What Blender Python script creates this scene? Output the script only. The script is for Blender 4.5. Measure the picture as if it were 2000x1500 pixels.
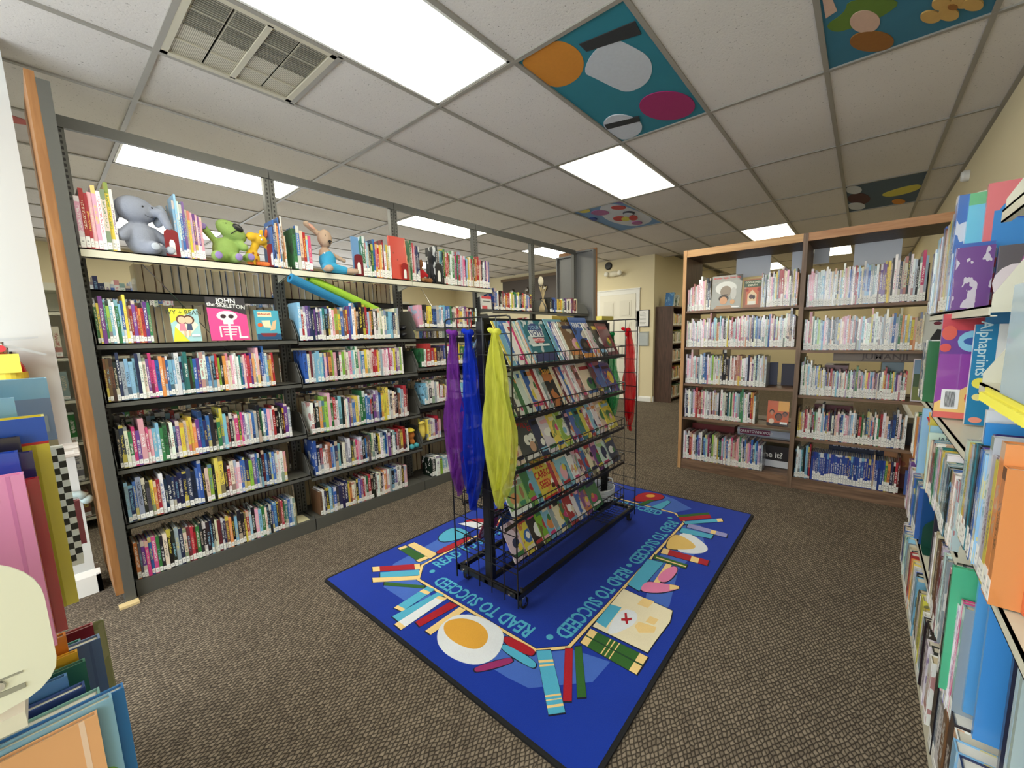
import bpy, bmesh, math, random
from mathutils import Matrix, Vector
for o in list(bpy.data.objects): bpy.data.objects.remove(o)
scn = bpy.context.scene
COL = scn.collection
R = math.radians
rnd = random.Random(7)
# ------------------------------------------------------------------ camera
cam = bpy.data.cameras.new('camera'); co = bpy.data.objects.new('camera', cam); COL.objects.link(co)
f = Vector((0.7566778, 0.6388963, -0.1387451)); r = Vector((0.6422904, -0.7660631, -0.0247072)); u = Vector((0.1220729, 0.0704195, 0.9900199))
co.matrix_world = Matrix(((r.x, u.x, -f.x, -1.770041), (r.y, u.y, -f.y, -1.478995), (r.z, u.z, -f.z, 1.32247), (0, 0, 0, 1)))
cam.sensor_fit = 'HORIZONTAL'; cam.sensor_width = 36; cam.lens = 793.784 / 2000 * 36
cam.shift_x = -15.68 / 2000; cam.shift_y = 15.8 / 2000; cam.clip_start = .02; cam.clip_end = 60
scn.camera = co
# ------------------------------------------------------------------ world and daylight fill
w = bpy.data.worlds.new('world'); scn.world = w; w.use_nodes = True
bg = w.node_tree.nodes['Background']; bg.inputs[0].default_value = (.80, .90, 1, 1); bg.inputs[1].default_value = 1.0
def area(name, loc, rot, sx, sy, power, col):
    l = bpy.data.lights.new(name, 'AREA'); l.shape = 'RECTANGLE'; l.size = sx; l.size_y = sy; l.energy = power; l.color = col
    o = bpy.data.objects.new(name, l); o.location = loc; o.rotation_euler = rot; COL.objects.link(o); return o
DAY = (.86, .93, 1.0)
area('daylight_fill', (-3.9, .0, 1.45), (0, R(-90), 0), 1.6, 3.4, 85, DAY)  # ambient fill added for presumed windows behind the camera; back wall has no openings
area('daylight_fill', (-3.2, -2.0, 1.5), (R(90), 0, 0), 1.2, 1.5, 14, DAY)  # added fill lamp by the right wall, no window modelled there
area('daylight_fill', (1.5, 6.9, 1.5), (R(-90), 0, 0), 5, 1.4, 70, DAY)  # added fill lamp in front of the unseen left wall, no window modelled
LAMP = 12.0
vs = scn.view_settings; vs.view_transform = 'Standard'; vs.look = 'None'; vs.exposure = 0.32; vs.gamma = 1; vs.use_curve_mapping = False
# ------------------------------------------------------------------ colours
def lin(c): return tuple(((v / 255) / 12.92 if v / 255 <= .04045 else ((v / 255 + .055) / 1.055) ** 2.4) for v in c)
PAL = dict(k=(30,30,34), n=(34,44,92), b=(45,100,190), c=(125,190,225), t=(30,125,130), g=(50,130,70), l=(150,205,60), y=(240,215,60),
           o=(235,140,60), r=(195,40,48), m=(220,50,120), p=(240,165,185), v=(115,65,150), w=(240,240,238), e=(232,220,190), s=(150,165,180),
           a=(125,80,50), d=(75,78,85), u=(110,35,50), z=(200,212,225), x=(215,200,220), q=(205,228,222), i=(28,62,170), j=(222,196,165), f=(95,150,150), h=(190,110,90))
NAM = dict(k='black', n='navy', b='blue', c='sky blue', t='teal', g='green', l='lime', y='yellow', o='orange', r='red', m='magenta', p='pink', v='purple',
           w='white', e='cream', s='grey-blue', a='brown', d='dark grey', u='maroon', z='pale grey', x='pale lilac', q='pale mint', i='royal blue', j='beige', f='sea green', h='terracotta')
def C4(c): return (*lin(c), 1.0)
# ------------------------------------------------------------------ materials
def newmat(name):
    m = bpy.data.materials.new(name); m.use_nodes = True; nt = m.node_tree; return m, nt, nt.nodes['Principled BSDF']
def N(nt, t, **k):
    n = nt.nodes.new(t)
    for a, v in k.items(): setattr(n, a, v)
    return n
def setin(nt, sock, v):
    if hasattr(v, 'links'): nt.links.new(v, sock)
    else: sock.default_value = v
def math_(nt, op, a, b=0.0, c=0.0):
    n = N(nt, 'ShaderNodeMath', operation=op); setin(nt, n.inputs[0], a); setin(nt, n.inputs[1], b)
    if len(n.inputs) > 2: setin(nt, n.inputs[2], c)
    return n.outputs[0]
def mix(nt, fac, a, b):
    n = N(nt, 'ShaderNodeMix', data_type='RGBA'); setin(nt, n.inputs[0], fac); setin(nt, n.inputs[6], a); setin(nt, n.inputs[7], b); return n.outputs[2]
MC = {}
def M(name, col=(200,200,200), rough=.6, metal=0, var=.0, scale=30, bump=0, emit=0):
    if name in MC: return MC[name]
    m, nt, b = newmat(name); c = C4(col)
    b.inputs['Roughness'].default_value = rough; b.inputs['Metallic'].default_value = metal; b.inputs['Base Color'].default_value = c
    if var or bump:
        tc = N(nt, 'ShaderNodeTexCoord'); nz = N(nt, 'ShaderNodeTexNoise'); nz.inputs['Scale'].default_value = scale; nz.inputs['Detail'].default_value = 3
        nt.links.new(tc.outputs['Object'], nz.inputs['Vector'])
        if var:
            d = tuple(x * (1 - var) for x in c[:3]) + (1,)
            nt.links.new(mix(nt, nz.outputs[0], c, d), b.inputs['Base Color'])
        if bump:
            bp = N(nt, 'ShaderNodeBump'); bp.inputs['Strength'].default_value = bump; bp.inputs['Distance'].default_value = .004
            nt.links.new(nz.outputs[0], bp.inputs['Height']); nt.links.new(bp.outputs[0], b.inputs['Normal'])
    if emit:
        b.inputs['Emission Color'].default_value = c; b.inputs['Emission Strength'].default_value = emit
    MC[name] = m; return m
def wood(name, c1, c2, axis='Z', rough=.5):
    m, nt, b = newmat(name); tc = N(nt, 'ShaderNodeTexCoord'); mp = N(nt, 'ShaderNodeMapping')
    s = {'Z': (14, 14, 1.2), 'X': (1.2, 14, 14), 'Y': (14, 1.2, 14)}[axis]
    mp.inputs['Scale'].default_value = s; nt.links.new(tc.outputs['Object'], mp.inputs[0])
    nz = N(nt, 'ShaderNodeTexNoise'); nz.inputs['Scale'].default_value = 3; nz.inputs['Detail'].default_value = 6; nz.inputs['Distortion'].default_value = .8
    nt.links.new(mp.outputs[0], nz.inputs[0])
    cr = N(nt, 'ShaderNodeValToRGB'); cr.color_ramp.elements[0].position = .35; cr.color_ramp.elements[1].position = .65
    cr.color_ramp.elements[0].color = C4(c1); cr.color_ramp.elements[1].color = C4(c2)
    nt.links.new(nz.outputs[0], cr.inputs[0]); nt.links.new(cr.outputs[0], b.inputs['Base Color']); b.inputs['Roughness'].default_value = rough
    MC[name] = m; return m
def book_material():
    m, nt, b = newmat('book_cover'); L = nt.links
    a1 = N(nt, 'ShaderNodeAttribute', attribute_name='c1'); a2 = N(nt, 'ShaderNodeAttribute', attribute_name='c2')
    uv = N(nt, 'ShaderNodeUVMap', uv_map='uv'); sx = N(nt, 'ShaderNodeSeparateXYZ'); L.new(uv.outputs[0], sx.inputs[0])
    U, V = sx.outputs[0], sx.outputs[1]; seed = a2.outputs['Alpha']
    fr = lambda k: math_(nt, 'FRACT', math_(nt, 'MULTIPLY', seed, k))
    cv = N(nt, 'ShaderNodeCombineXYZ'); setin(nt, cv.inputs[0], math_(nt, 'MULTIPLY', U, 3.4)); setin(nt, cv.inputs[1], math_(nt, 'MULTIPLY', V, 52.0)); setin(nt, cv.inputs[2], math_(nt, 'MULTIPLY', seed, 99.0))
    nz = N(nt, 'ShaderNodeTexNoise'); nz.inputs['Scale'].default_value = 1; nz.inputs['Detail'].default_value = 0; L.new(cv.outputs[0], nz.inputs[0])
    let = math_(nt, 'GREATER_THAN', nz.outputs[0], .50)
    wu = math_(nt, 'LESS_THAN', math_(nt, 'ABSOLUTE', math_(nt, 'SUBTRACT', U, .5)), .27)
    lo = math_(nt, 'ADD', .26, math_(nt, 'MULTIPLY', fr(3.7), .15)); hi = math_(nt, 'ADD', .66, math_(nt, 'MULTIPLY', fr(5.3), .26))
    wv = math_(nt, 'MULTIPLY', math_(nt, 'GREATER_THAN', V, lo), math_(nt, 'LESS_THAN', V, hi))
    lmask = math_(nt, 'MULTIPLY', math_(nt, 'MULTIPLY', let, wu), wv)
    spine = math_(nt, 'MULTIPLY', math_(nt, 'LESS_THAN', U, 1.2), math_(nt, 'GREATER_THAN', V, 0.0))
    band = math_(nt, 'MULTIPLY', math_(nt, 'GREATER_THAN', V, math_(nt, 'ADD', .80, math_(nt, 'MULTIPLY', fr(11.1), .14))), math_(nt, 'GREATER_THAN', fr(7.9), .6))
    band2 = math_(nt, 'MULTIPLY', math_(nt, 'LESS_THAN', V, .32), math_(nt, 'GREATER_THAN', fr(9.1), .7))
    smask = math_(nt, 'MULTIPLY', spine, math_(nt, 'MAXIMUM', lmask, math_(nt, 'MAXIMUM', band, band2)))
    # cover boards carry a loose painted picture
    cv2 = N(nt, 'ShaderNodeCombineXYZ'); setin(nt, cv2.inputs[0], math_(nt, 'MULTIPLY', U, 3.0)); setin(nt, cv2.inputs[1], math_(nt, 'MULTIPLY', V, 3.6)); setin(nt, cv2.inputs[2], math_(nt, 'MULTIPLY', seed, 71.0))
    n2 = N(nt, 'ShaderNodeTexNoise'); n2.inputs['Scale'].default_value = 1; n2.inputs['Detail'].default_value = 2; L.new(cv2.outputs[0], n2.inputs[0])
    art = math_(nt, 'MULTIPLY', math_(nt, 'GREATER_THAN', n2.outputs[0], .56), math_(nt, 'GREATER_THAN', U, 1.5))
    art = math_(nt, 'MULTIPLY', art, math_(nt, 'GREATER_THAN', fr(13.3), .35))
    L.new(mix(nt, math_(nt, 'MULTIPLY', math_(nt, 'MAXIMUM', smask, art), .72), a1.outputs[0], a2.outputs[0]), b.inputs['Base Color'])
    b.inputs['Roughness'].default_value = .28; b.inputs['Coat Weight'].default_value = .45
    return m
BOOK = book_material()
def pages_material():
    m, nt, b = newmat('paper_pages'); tc = N(nt, 'ShaderNodeTexCoord'); mp = N(nt, 'ShaderNodeMapping'); mp.inputs['Scale'].default_value = (900, 900, 3)
    nz = N(nt, 'ShaderNodeTexNoise'); nz.inputs['Scale'].default_value = 1; nt.links.new(tc.outputs['Object'], mp.inputs[0]); nt.links.new(mp.outputs[0], nz.inputs[0])
    a = N(nt, 'ShaderNodeAttribute', attribute_name='c1')
    n3 = N(nt, 'ShaderNodeVectorMath', operation='SCALE'); n3.inputs[3].default_value = .78; nt.links.new(a.outputs[0], n3.inputs[0])
    nt.links.new(mix(nt, nz.outputs[0], a.outputs[0], n3.outputs[0]), b.inputs['Base Color']); b.inputs['Roughness'].default_value = .85; return m
PAGES = pages_material()
def label_material():
    m, nt, b = newmat('call_number_sticker'); uv = N(nt, 'ShaderNodeUVMap', uv_map='uv'); sx = N(nt, 'ShaderNodeSeparateXYZ'); nt.links.new(uv.outputs[0], sx.inputs[0])
    U, V = sx.outputs[0], sx.outputs[1]
    ln = math_(nt, 'GREATER_THAN', math_(nt, 'FRACT', math_(nt, 'MULTIPLY', V, 3.2)), .6)
    wu = math_(nt, 'LESS_THAN', math_(nt, 'ABSOLUTE', math_(nt, 'SUBTRACT', U, .5)), .24)
    wv = math_(nt, 'MULTIPLY', math_(nt, 'GREATER_THAN', V, .25), math_(nt, 'LESS_THAN', V, .8))
    nt.links.new(mix(nt, math_(nt, 'MULTIPLY', math_(nt, 'MULTIPLY', ln, wu), math_(nt, 'MULTIPLY', wv, .55)), C4((242, 242, 238)), C4((60, 60, 66))), b.inputs['Base Color'])
    b.inputs['Roughness'].default_value = .4; return m
STICK = label_material()
def carpet():
    m, nt, b = newmat('loop_carpet'); L = nt.links
    tc = N(nt, 'ShaderNodeTexCoord'); mp = N(nt, 'ShaderNodeMapping'); mp.inputs['Scale'].default_value = (50, 84, 1); L.new(tc.outputs['Object'], mp.inputs[0])
    wob = N(nt, 'ShaderNodeTexNoise'); wob.inputs['Scale'].default_value = .35; L.new(mp.outputs[0], wob.inputs[0])
    va = N(nt, 'ShaderNodeVectorMath', operation='MULTIPLY_ADD'); va.inputs[1].default_value = (1.1, 1.1, 0); L.new(wob.outputs['Color'], va.inputs[0]); L.new(mp.outputs[0], va.inputs[2])
    m2 = N(nt, 'ShaderNodeMapping'); m2.inputs['Rotation'].default_value = (0, 0, R(45)); L.new(va.outputs[0], m2.inputs[0])
    v = N(nt, 'ShaderNodeTexVoronoi', feature='F1', voronoi_dimensions='2D'); v.inputs['Scale'].default_value = 1; v.inputs['Randomness'].default_value = .32; L.new(m2.outputs[0], v.inputs['Vector'])
    ed = N(nt, 'ShaderNodeTexVoronoi', feature='DISTANCE_TO_EDGE', voronoi_dimensions='2D'); ed.inputs['Scale'].default_value = 1; ed.inputs['Randomness'].default_value = .32; L.new(m2.outputs[0], ed.inputs['Vector'])
    nz = N(nt, 'ShaderNodeTexNoise'); nz.inputs['Scale'].default_value = 3; nz.inputs['Detail'].default_value = 4; L.new(tc.outputs['Object'], nz.inputs[0])
    fm = N(nt, 'ShaderNodeMapping'); fm.inputs['Scale'].default_value = (160, 620, 1); L.new(tc.outputs['Object'], fm.inputs[0])
    fz = N(nt, 'ShaderNodeTexNoise'); fz.inputs['Scale'].default_value = 1; fz.inputs['Detail'].default_value = 2; L.new(fm.outputs[0], fz.inputs[0])
    cell = N(nt, 'ShaderNodeSeparateColor'); L.new(v.outputs['Color'], cell.inputs[0])
    cr = N(nt, 'ShaderNodeValToRGB'); e = cr.color_ramp.elements; e[0].position = .15; e[0].color = C4((84, 74, 64)); e[1].position = .95; e[1].color = C4((158, 145, 128))
    L.new(math_(nt, 'ADD', math_(nt, 'MULTIPLY', cell.outputs[0], .35), math_(nt, 'ADD', math_(nt, 'MULTIPLY', nz.outputs[0], .3), math_(nt, 'MULTIPLY', fz.outputs[0], .5))), cr.inputs[0])
    gap = N(nt, 'ShaderNodeMapRange'); gap.inputs[1].default_value = .03; gap.inputs[2].default_value = .26; gap.inputs[3].default_value = 1; gap.inputs[4].default_value = 0; L.new(ed.outputs['Distance'], gap.inputs[0])
    L.new(mix(nt, math_(nt, 'MULTIPLY', gap.outputs[0], .9), cr.outputs[0], C4((38, 33, 29))), b.inputs['Base Color'])
    bp = N(nt, 'ShaderNodeBump'); bp.inputs['Strength'].default_value = .8; bp.inputs['Distance'].default_value = .006
    L.new(math_(nt, 'ADD', math_(nt, 'MINIMUM', ed.outputs['Distance'], .35), math_(nt, 'MULTIPLY', fz.outputs[0], .12)), bp.inputs['Height']); L.new(bp.outputs[0], b.inputs['Normal']); b.inputs['Roughness'].default_value = .95; b.inputs['Specular IOR Level'].default_value = .15
    return m
CARPET = carpet()
def tile_material():
    m, nt, b = newmat('mineral_tile'); tc = N(nt, 'ShaderNodeTexCoord')
    geo = N(nt, 'ShaderNodeNewGeometry')
    v = N(nt, 'ShaderNodeTexNoise'); v.inputs['Scale'].default_value = 95; v.inputs['Detail'].default_value = 3; v.inputs['Roughness'].default_value = .7; nt.links.new(geo.outputs['Position'], v.inputs[0])
    hole = N(nt, 'ShaderNodeMapRange'); hole.inputs[1].default_value = .64; hole.inputs[2].default_value = .70; nt.links.new(v.outputs[0], hole.inputs[0])
    big = N(nt, 'ShaderNodeTexNoise'); big.inputs['Scale'].default_value = 1.6; nt.links.new(geo.outputs['Position'], big.inputs[0])
    base = mix(nt, big.outputs[0], C4((226, 222, 220)), C4((214, 209, 204)))
    nt.links.new(mix(nt, hole.outputs[0], base, C4((135, 130, 124))), b.inputs['Base Color'])
    bp = N(nt, 'ShaderNodeBump'); bp.inputs['Strength'].default_value = .35; bp.inputs['Distance'].default_value = .003; bp.invert = True
    nt.links.new(v.outputs[0], bp.inputs['Height']); nt.links.new(bp.outputs[0], b.inputs['Normal']); b.inputs['Roughness'].default_value = .95; return m
TILE = tile_material()
def rug_material(name, col):
    m, nt, b = newmat(name); tc = N(nt, 'ShaderNodeTexCoord'); nz = N(nt, 'ShaderNodeTexNoise'); nz.inputs['Scale'].default_value = 260; nt.links.new(tc.outputs['Object'], nz.inputs[0])
    n2 = N(nt, 'ShaderNodeTexNoise'); n2.inputs['Scale'].default_value = 5; n2.inputs['Detail'].default_value = 3; nt.links.new(tc.outputs['Object'], n2.inputs[0])
    c = C4(col); d = tuple(x * .72 for x in c[:3]) + (1,); e = tuple(min(1, x * 1.1) for x in c[:3]) + (1,)
    nt.links.new(mix(nt, n2.outputs[0], mix(nt, nz.outputs[0], d, c), e), b.inputs['Base Color'])
    bp = N(nt, 'ShaderNodeBump'); bp.inputs['Strength'].default_value = .35; bp.inputs['Distance'].default_value = .003; nt.links.new(nz.outputs[0], bp.inputs['Height']); nt.links.new(bp.outputs[0], b.inputs['Normal'])
    b.inputs['Roughness'].default_value = .95; b.inputs['Specular IOR Level'].default_value = .1; b.inputs['Sheen Weight'].default_value = .15; return m
def post_material():
    m, nt, b = newmat('slotted_steel'); tc = N(nt, 'ShaderNodeTexCoord'); sx = N(nt, 'ShaderNodeSeparateXYZ'); nt.links.new(tc.outputs['Object'], sx.inputs[0])
    s = math_(nt, 'GREATER_THAN', math_(nt, 'FRACT', math_(nt, 'MULTIPLY', sx.outputs[2], 38.0)), .45)
    xx = math_(nt, 'ABSOLUTE', math_(nt, 'SUBTRACT', math_(nt, 'ABSOLUTE', sx.outputs[0]), .017)); s2 = math_(nt, 'LESS_THAN', xx, .0045)
    nt.links.new(mix(nt, math_(nt, 'MULTIPLY', s, s2), C4((96, 96, 92)), C4((18, 18, 18))), b.inputs['Base Color']); b.inputs['Roughness'].default_value = .45; return m
POST = post_material()
def sheer(name, col, a):
    m, nt, b = newmat(name); L = nt.links; out = nt.nodes['Material Output']
    d = N(nt, 'ShaderNodeBsdfDiffuse'); d.inputs[0].default_value = C4(col); tl = N(nt, 'ShaderNodeBsdfTranslucent'); tl.inputs[0].default_value = C4(col)
    t = N(nt, 'ShaderNodeBsdfTransparent'); t.inputs[0].default_value = (*[min(1, .55 + x * .5) for x in lin(col)], 1)
    m1 = N(nt, 'ShaderNodeMixShader'); m1.inputs[0].default_value = .45; L.new(d.outputs[0], m1.inputs[1]); L.new(tl.outputs[0], m1.inputs[2])
    m2 = N(nt, 'ShaderNodeMixShader'); m2.inputs[0].default_value = a; L.new(t.outputs[0], m2.inputs[1]); L.new(m1.outputs[0], m2.inputs[2]); L.new(m2.outputs[0], out.inputs[0])
    tc = N(nt, 'ShaderNodeTexCoord'); mp = N(nt, 'ShaderNodeMapping'); mp.inputs['Scale'].default_value = (60, 60, 9); L.new(tc.outputs['Object'], mp.inputs[0])
    nz = N(nt, 'ShaderNodeTexNoise'); nz.inputs['Scale'].default_value = 1.4; nz.inputs['Detail'].default_value = 4; L.new(mp.outputs[0], nz.inputs[0])
    mr = N(nt, 'ShaderNodeMapRange'); mr.inputs[1].default_value = .3; mr.inputs[2].default_value = .7; mr.inputs[3].default_value = a - .14; mr.inputs[4].default_value = a + .14; L.new(nz.outputs[0], mr.inputs[0]); L.new(mr.outputs[0], m2.inputs[0]); return m
def clear_plastic(name, col=(235,245,250), a=.25):
    m, nt, b = newmat(name); out = nt.nodes['Material Output']; t = N(nt, 'ShaderNodeBsdfTransparent'); mx = N(nt, 'ShaderNodeMixShader'); mx.inputs[0].default_value = a
    b.inputs['Base Color'].default_value = C4(col); b.inputs['Roughness'].default_value = .1
    nt.links.new(t.outputs[0], mx.inputs[1]); nt.links.new(b.outputs[0], mx.inputs[2]); nt.links.new(mx.outputs[0], out.inputs[0]); return m
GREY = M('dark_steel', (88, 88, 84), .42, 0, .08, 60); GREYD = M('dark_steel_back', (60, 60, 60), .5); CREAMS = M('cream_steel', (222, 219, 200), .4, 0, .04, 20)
OAK = wood('oak_veneer', (140, 94, 52), (160, 112, 66)); WAL = wood('walnut_upright', (106, 84, 66), (134, 108, 88)); WALY = wood('walnut_board', (104, 80, 62), (142, 112, 90), 'Y')
OAKY = wood('light_oak_edge', (190, 142, 92), (214, 170, 118), 'Y'); DWAL = wood('dark_walnut', (66, 46, 36), (92, 66, 52))
WALL = M('cream_paint', (226, 214, 178), .8, 0, .02, 3); WHITEP = M('white_paint', (208, 212, 212), .7, 0, .02, 3); TRIMW = M('white_trim', (236, 236, 232), .5)
BLK = M('black_steel', (22, 22, 24), .4); CHROME = M('chrome', (200, 200, 205), .2, 1); RUBBER = M('black_rubber', (18, 18, 18), .7)
# ------------------------------------------------------------------ mesh building
class MB:
    def __init__(s): s.v = []; s.f = []; s.m = []; s.uv = []; s.c1 = []; s.c2 = []; s.T = None; s.col = (1, 1, 1, 1); s.col2 = (0, 0, 0, 0)
    def _v(s, p):
        p = Vector(p)
        if s.T is not None: p = s.T @ p
        s.v.append(tuple(p)); s.c1.append(s.col); s.c2.append(s.col2); return len(s.v) - 1
    def face(s, pts, m=0, uv=None):
        i = [s._v(p) for p in pts]; s.f.append(i); s.m.append(m); s.uv += (uv or [(.5, -1)] * len(pts))
    def box(s, x0, x1, y0, y1, z0, z1, m=0, book=False):
        i = [s._v(p) for p in ((x0,y0,z0),(x1,y0,z0),(x1,y1,z0),(x0,y1,z0),(x0,y0,z1),(x1,y0,z1),(x1,y1,z1),(x0,y1,z1))]
        for q, k in (((0,3,2,1),0),((4,5,6,7),0),((0,1,5,4),1),((1,2,6,5),2),((2,3,7,6),0),((3,0,4,7),3)):
            s.f.append([i[a] for a in q]); s.m.append(m)
            if book and k == 1: s.uv += [(0,0),(1,0),(1,1),(0,1)]
            elif book and k == 2: s.uv += [(2,0),(3,0),(3,1),(2,1)]
            elif book and k == 3: s.uv += [(3,0),(2,0),(2,1),(3,1)]
            else: s.uv += [(.5,-1)] * 4
        return i
    def prism(s, poly, a, b, axis='x', m=0):
        f = {'x': lambda p, t: (t, p[0], p[1]), 'y': lambda p, t: (p[0], t, p[1]), 'z': lambda p, t: (p[0], p[1], t)}[axis]
        n = len(poly); A = [s._v(f(p, a)) for p in poly]; B = [s._v(f(p, b)) for p in poly]
        s.f += [A[::-1], B]; s.m += [m, m]; s.uv += [(.5,-1)] * (2 * n)
        for k in range(n):
            s.f.append([A[k], A[(k+1) % n], B[(k+1) % n], B[k]]); s.m.append(m); s.uv += [(.5,-1)] * 4
    def tube(s, pts, rad, n=6, m=0, cap=True):
        pts = [Vector(p) for p in pts]; rings = []
        for k, p in enumerate(pts):
            d = (pts[min(k+1, len(pts)-1)] - pts[max(k-1, 0)]).normalized()
            a = d.cross(Vector((0, 0, 1)));  a = d.cross(Vector((1, 0, 0))) if a.length < .1 else a
            a.normalize(); b = d.cross(a); rr = rad[k] if isinstance(rad, (list, tuple)) else rad
            rings.append([s._v(p + (a * math.cos(2*math.pi*j/n) + b * math.sin(2*math.pi*j/n)) * rr) for j in range(n)])
        for k in range(len(rings) - 1):
            for j in range(n):
                s.f.append([rings[k][j], rings[k][(j+1) % n], rings[k+1][(j+1) % n], rings[k+1][j]]); s.m.append(m); s.uv += [(.5,-1)] * 4
        if cap: s.f += [rings[0][::-1], rings[-1]]; s.m += [m, m]; s.uv += [(.5,-1)] * (2 * n)
    def lathe(s, prof, c=(0, 0, 0), n=20, m=0, axis='z'):
        F = {'z': lambda r_, t, z: (c[0] + r_*math.cos(t), c[1] + r_*math.sin(t), c[2] + z), 'x': lambda r_, t, z: (c[0] + z, c[1] + r_*math.cos(t), c[2] + r_*math.sin(t)), 'y': lambda r_, t, z: (c[0] + r_*math.cos(t), c[1] + z, c[2] + r_*math.sin(t))}[axis]
        rings = [[s._v(F(max(a, 1e-4), 2*math.pi*j/n, b)) for j in range(n)] for a, b in prof]
        for k in range(len(rings) - 1):
            for j in range(n):
                s.f.append([rings[k][j], rings[k][(j+1) % n], rings[k+1][(j+1) % n], rings[k+1][j]]); s.m.append(m); s.uv += [(.5,-1)] * 4
    def ell(s, c, r_, rot=(0, 0, 0), n=16, h=10, m=0):
        from mathutils import Euler
        E = Euler(rot).to_matrix(); rings = []
        for k in range(h + 1):
            ph = math.pi * k / h; rings.append([s._v(Vector(c) + E @ Vector((r_[0]*math.sin(ph)*math.cos(2*math.pi*j/n), r_[1]*math.sin(ph)*math.sin(2*math.pi*j/n), r_[2]*math.cos(ph)))) for j in range(n)])
        for k in range(h):
            for j in range(n):
                s.f.append([rings[k][j], rings[k+1][j], rings[k+1][(j+1) % n], rings[k][(j+1) % n]]); s.m.append(m); s.uv += [(.5,-1)] * 4
    def build(s, name, mats, parent=None, loc=(0, 0, 0), rz=0, smooth=False):
        me = bpy.data.meshes.new(name); me.from_pydata(s.v, [], s.f)
        mats = mats if isinstance(mats, (list, tuple)) else [mats]
        for x in mats: me.materials.append(x)
        me.polygons.foreach_set('material_index', s.m)
        if BOOK in mats or PAGES in mats or STICK in mats:
            ul = me.uv_layers.new(name='uv'); ul.data.foreach_set('uv', [c for q in s.uv for c in q])
            for nm, d in (('c1', s.c1), ('c2', s.c2)):
                a = me.color_attributes.new(nm, 'FLOAT_COLOR', 'POINT'); a.data.foreach_set('color', [c for q in d for c in q])
        if smooth: me.polygons.foreach_set('use_smooth', [True] * len(me.polygons))
        me.update(); o = bpy.data.objects.new(name, me); COL.objects.link(o); o.location = loc; o.rotation_euler = (0, 0, rz)
        if parent: o.parent = parent
        return o
def tag(o, label=None, cat=None, group=None, kind=None):
    for k, v in (('label', label), ('category', cat), ('group', group), ('kind', kind)):
        if v: o[k] = v
    return o
def thing(name, label, cat, loc=(0, 0, 0), rot=(0, 0, 0), group=None):
    o = bpy.data.objects.new(name, None); o.empty_display_size = .05; COL.objects.link(o); o.location = loc; o.rotation_euler = rot
    return tag(o, label, cat, group)
def boxo(name, b, mat, parent=None, kind=None, label=None):
    m = MB(); m.box(*b); o = m.build(name, mat, parent); return tag(o, label, kind=kind)
_tc = {}
def text_polys(txt, size, bold=0.0):
    key = (txt, bold)
    if key not in _tc:
        cu = bpy.data.curves.new('t', 'FONT'); cu.body = txt; cu.size = 1; cu.align_x = 'CENTER'; cu.align_y = 'CENTER'; cu.resolution_u = 2; cu.offset = bold
        o = bpy.data.objects.new('t', cu); COL.objects.link(o); bpy.context.view_layer.update()
        me = bpy.data.meshes.new_from_object(o.evaluated_get(bpy.context.evaluated_depsgraph_get()))
        _tc[key] = ([tuple(v.co) for v in me.vertices], [tuple(p.vertices) for p in me.polygons]); bpy.data.objects.remove(o); bpy.data.curves.remove(cu); bpy.data.meshes.remove(me)
    vs_, fs = _tc[key]; return [(a * size, b * size) for a, b, c in vs_], fs
def text_part(name, txt, size, mat, parent, T, bold=0.0, sx=1.0, thick=.0004):
    """flat lettering: T maps (x right, y up, z out) to the parent's space; given a real, thin body"""
    vs_, fs = text_polys(txt, size, bold); b = MB(); b.T = T
    top = [b._v((x * sx, y, thick)) for x, y in vs_]; 
    for q in fs: b.f.append([top[i] for i in q]); b.m.append(0); b.uv += [(.5,-1)] * len(q)
    ec = {}
    for q in fs:
        for i in range(len(q)):
            a, c = q[i], q[(i+1) % len(q)]; ec[(a, c)] = 1
    bot = [b._v((x * sx, y, 0)) for x, y in vs_]
    for (a, c) in ec:
        if (c, a) not in ec: b.f.append([top[c], top[a], bot[a], bot[c]]); b.m.append(0); b.uv += [(.5,-1)] * 4
    return b.build(name, mat, parent)

def chaikin(P, n=2):
    for _ in range(n):
        Q = []
        for k in range(len(P)):
            a, b = P[k], P[(k + 1) % len(P)]; Q += [(a[0] * .75 + b[0] * .25, a[1] * .75 + b[1] * .25), (a[0] * .25 + b[0] * .75, a[1] * .25 + b[1] * .75)]
        P = Q
    return P

# ================================================================== SETTING
H = 2.715; TX, TY = 1.2192, .6096; PI = math.pi
boxo('floor', (-4.1, 10.1, -2.2, 7.1, -.1, 0), CARPET, kind='structure')
boxo('wall_right', (-4.1, 10.1, -2.19, -2.07, 0, H + .1), WALL, kind='structure')
boxo('wall_back', (-4.1, -4.0, -2.07, 7, 0, H + .1), WHITEP, kind='structure')
boxo('wall_left', (-4.1, 5.68, 7, 7.1, 0, H + .1), WALL, kind='structure')
boxo('wall_far', (10, 10.1, -2.07, 1.53, 0, H + .1), WALL, kind='structure')
boxo('wall_door_side', (5.68, 5.80, 1.53, 7.1, 0, H + .1), WALL, kind='structure')
boxo('wall_alcove_side', (5.80, 10.1, 1.53, 1.65, 0, H + .1), WALL, kind='structure')
boxo('wall_pillar_side', (-4.0, -1.70, 1.62, 1.76, 0, H), WHITEP, kind='structure')
def base_profile(name, a, b, y, sgn, mat, h=.11, axis='x'):
    m = MB(); P = [(y, 0), (y - sgn * .018, 0), (y - sgn * .018, h - .03), (y - sgn * .010, h - .012), (y - sgn * .004, h), (y, h)]
    if axis == 'x': m.prism(P, a, b, 'x')
    else: m.prism([(p[0], p[1]) for p in P], a, b, 'y')
    return tag(m.build(name, mat), kind='structure')
base_profile('baseboard_pillar', -4.0, -1.682, 1.62, 1, TRIMW, .13)
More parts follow.
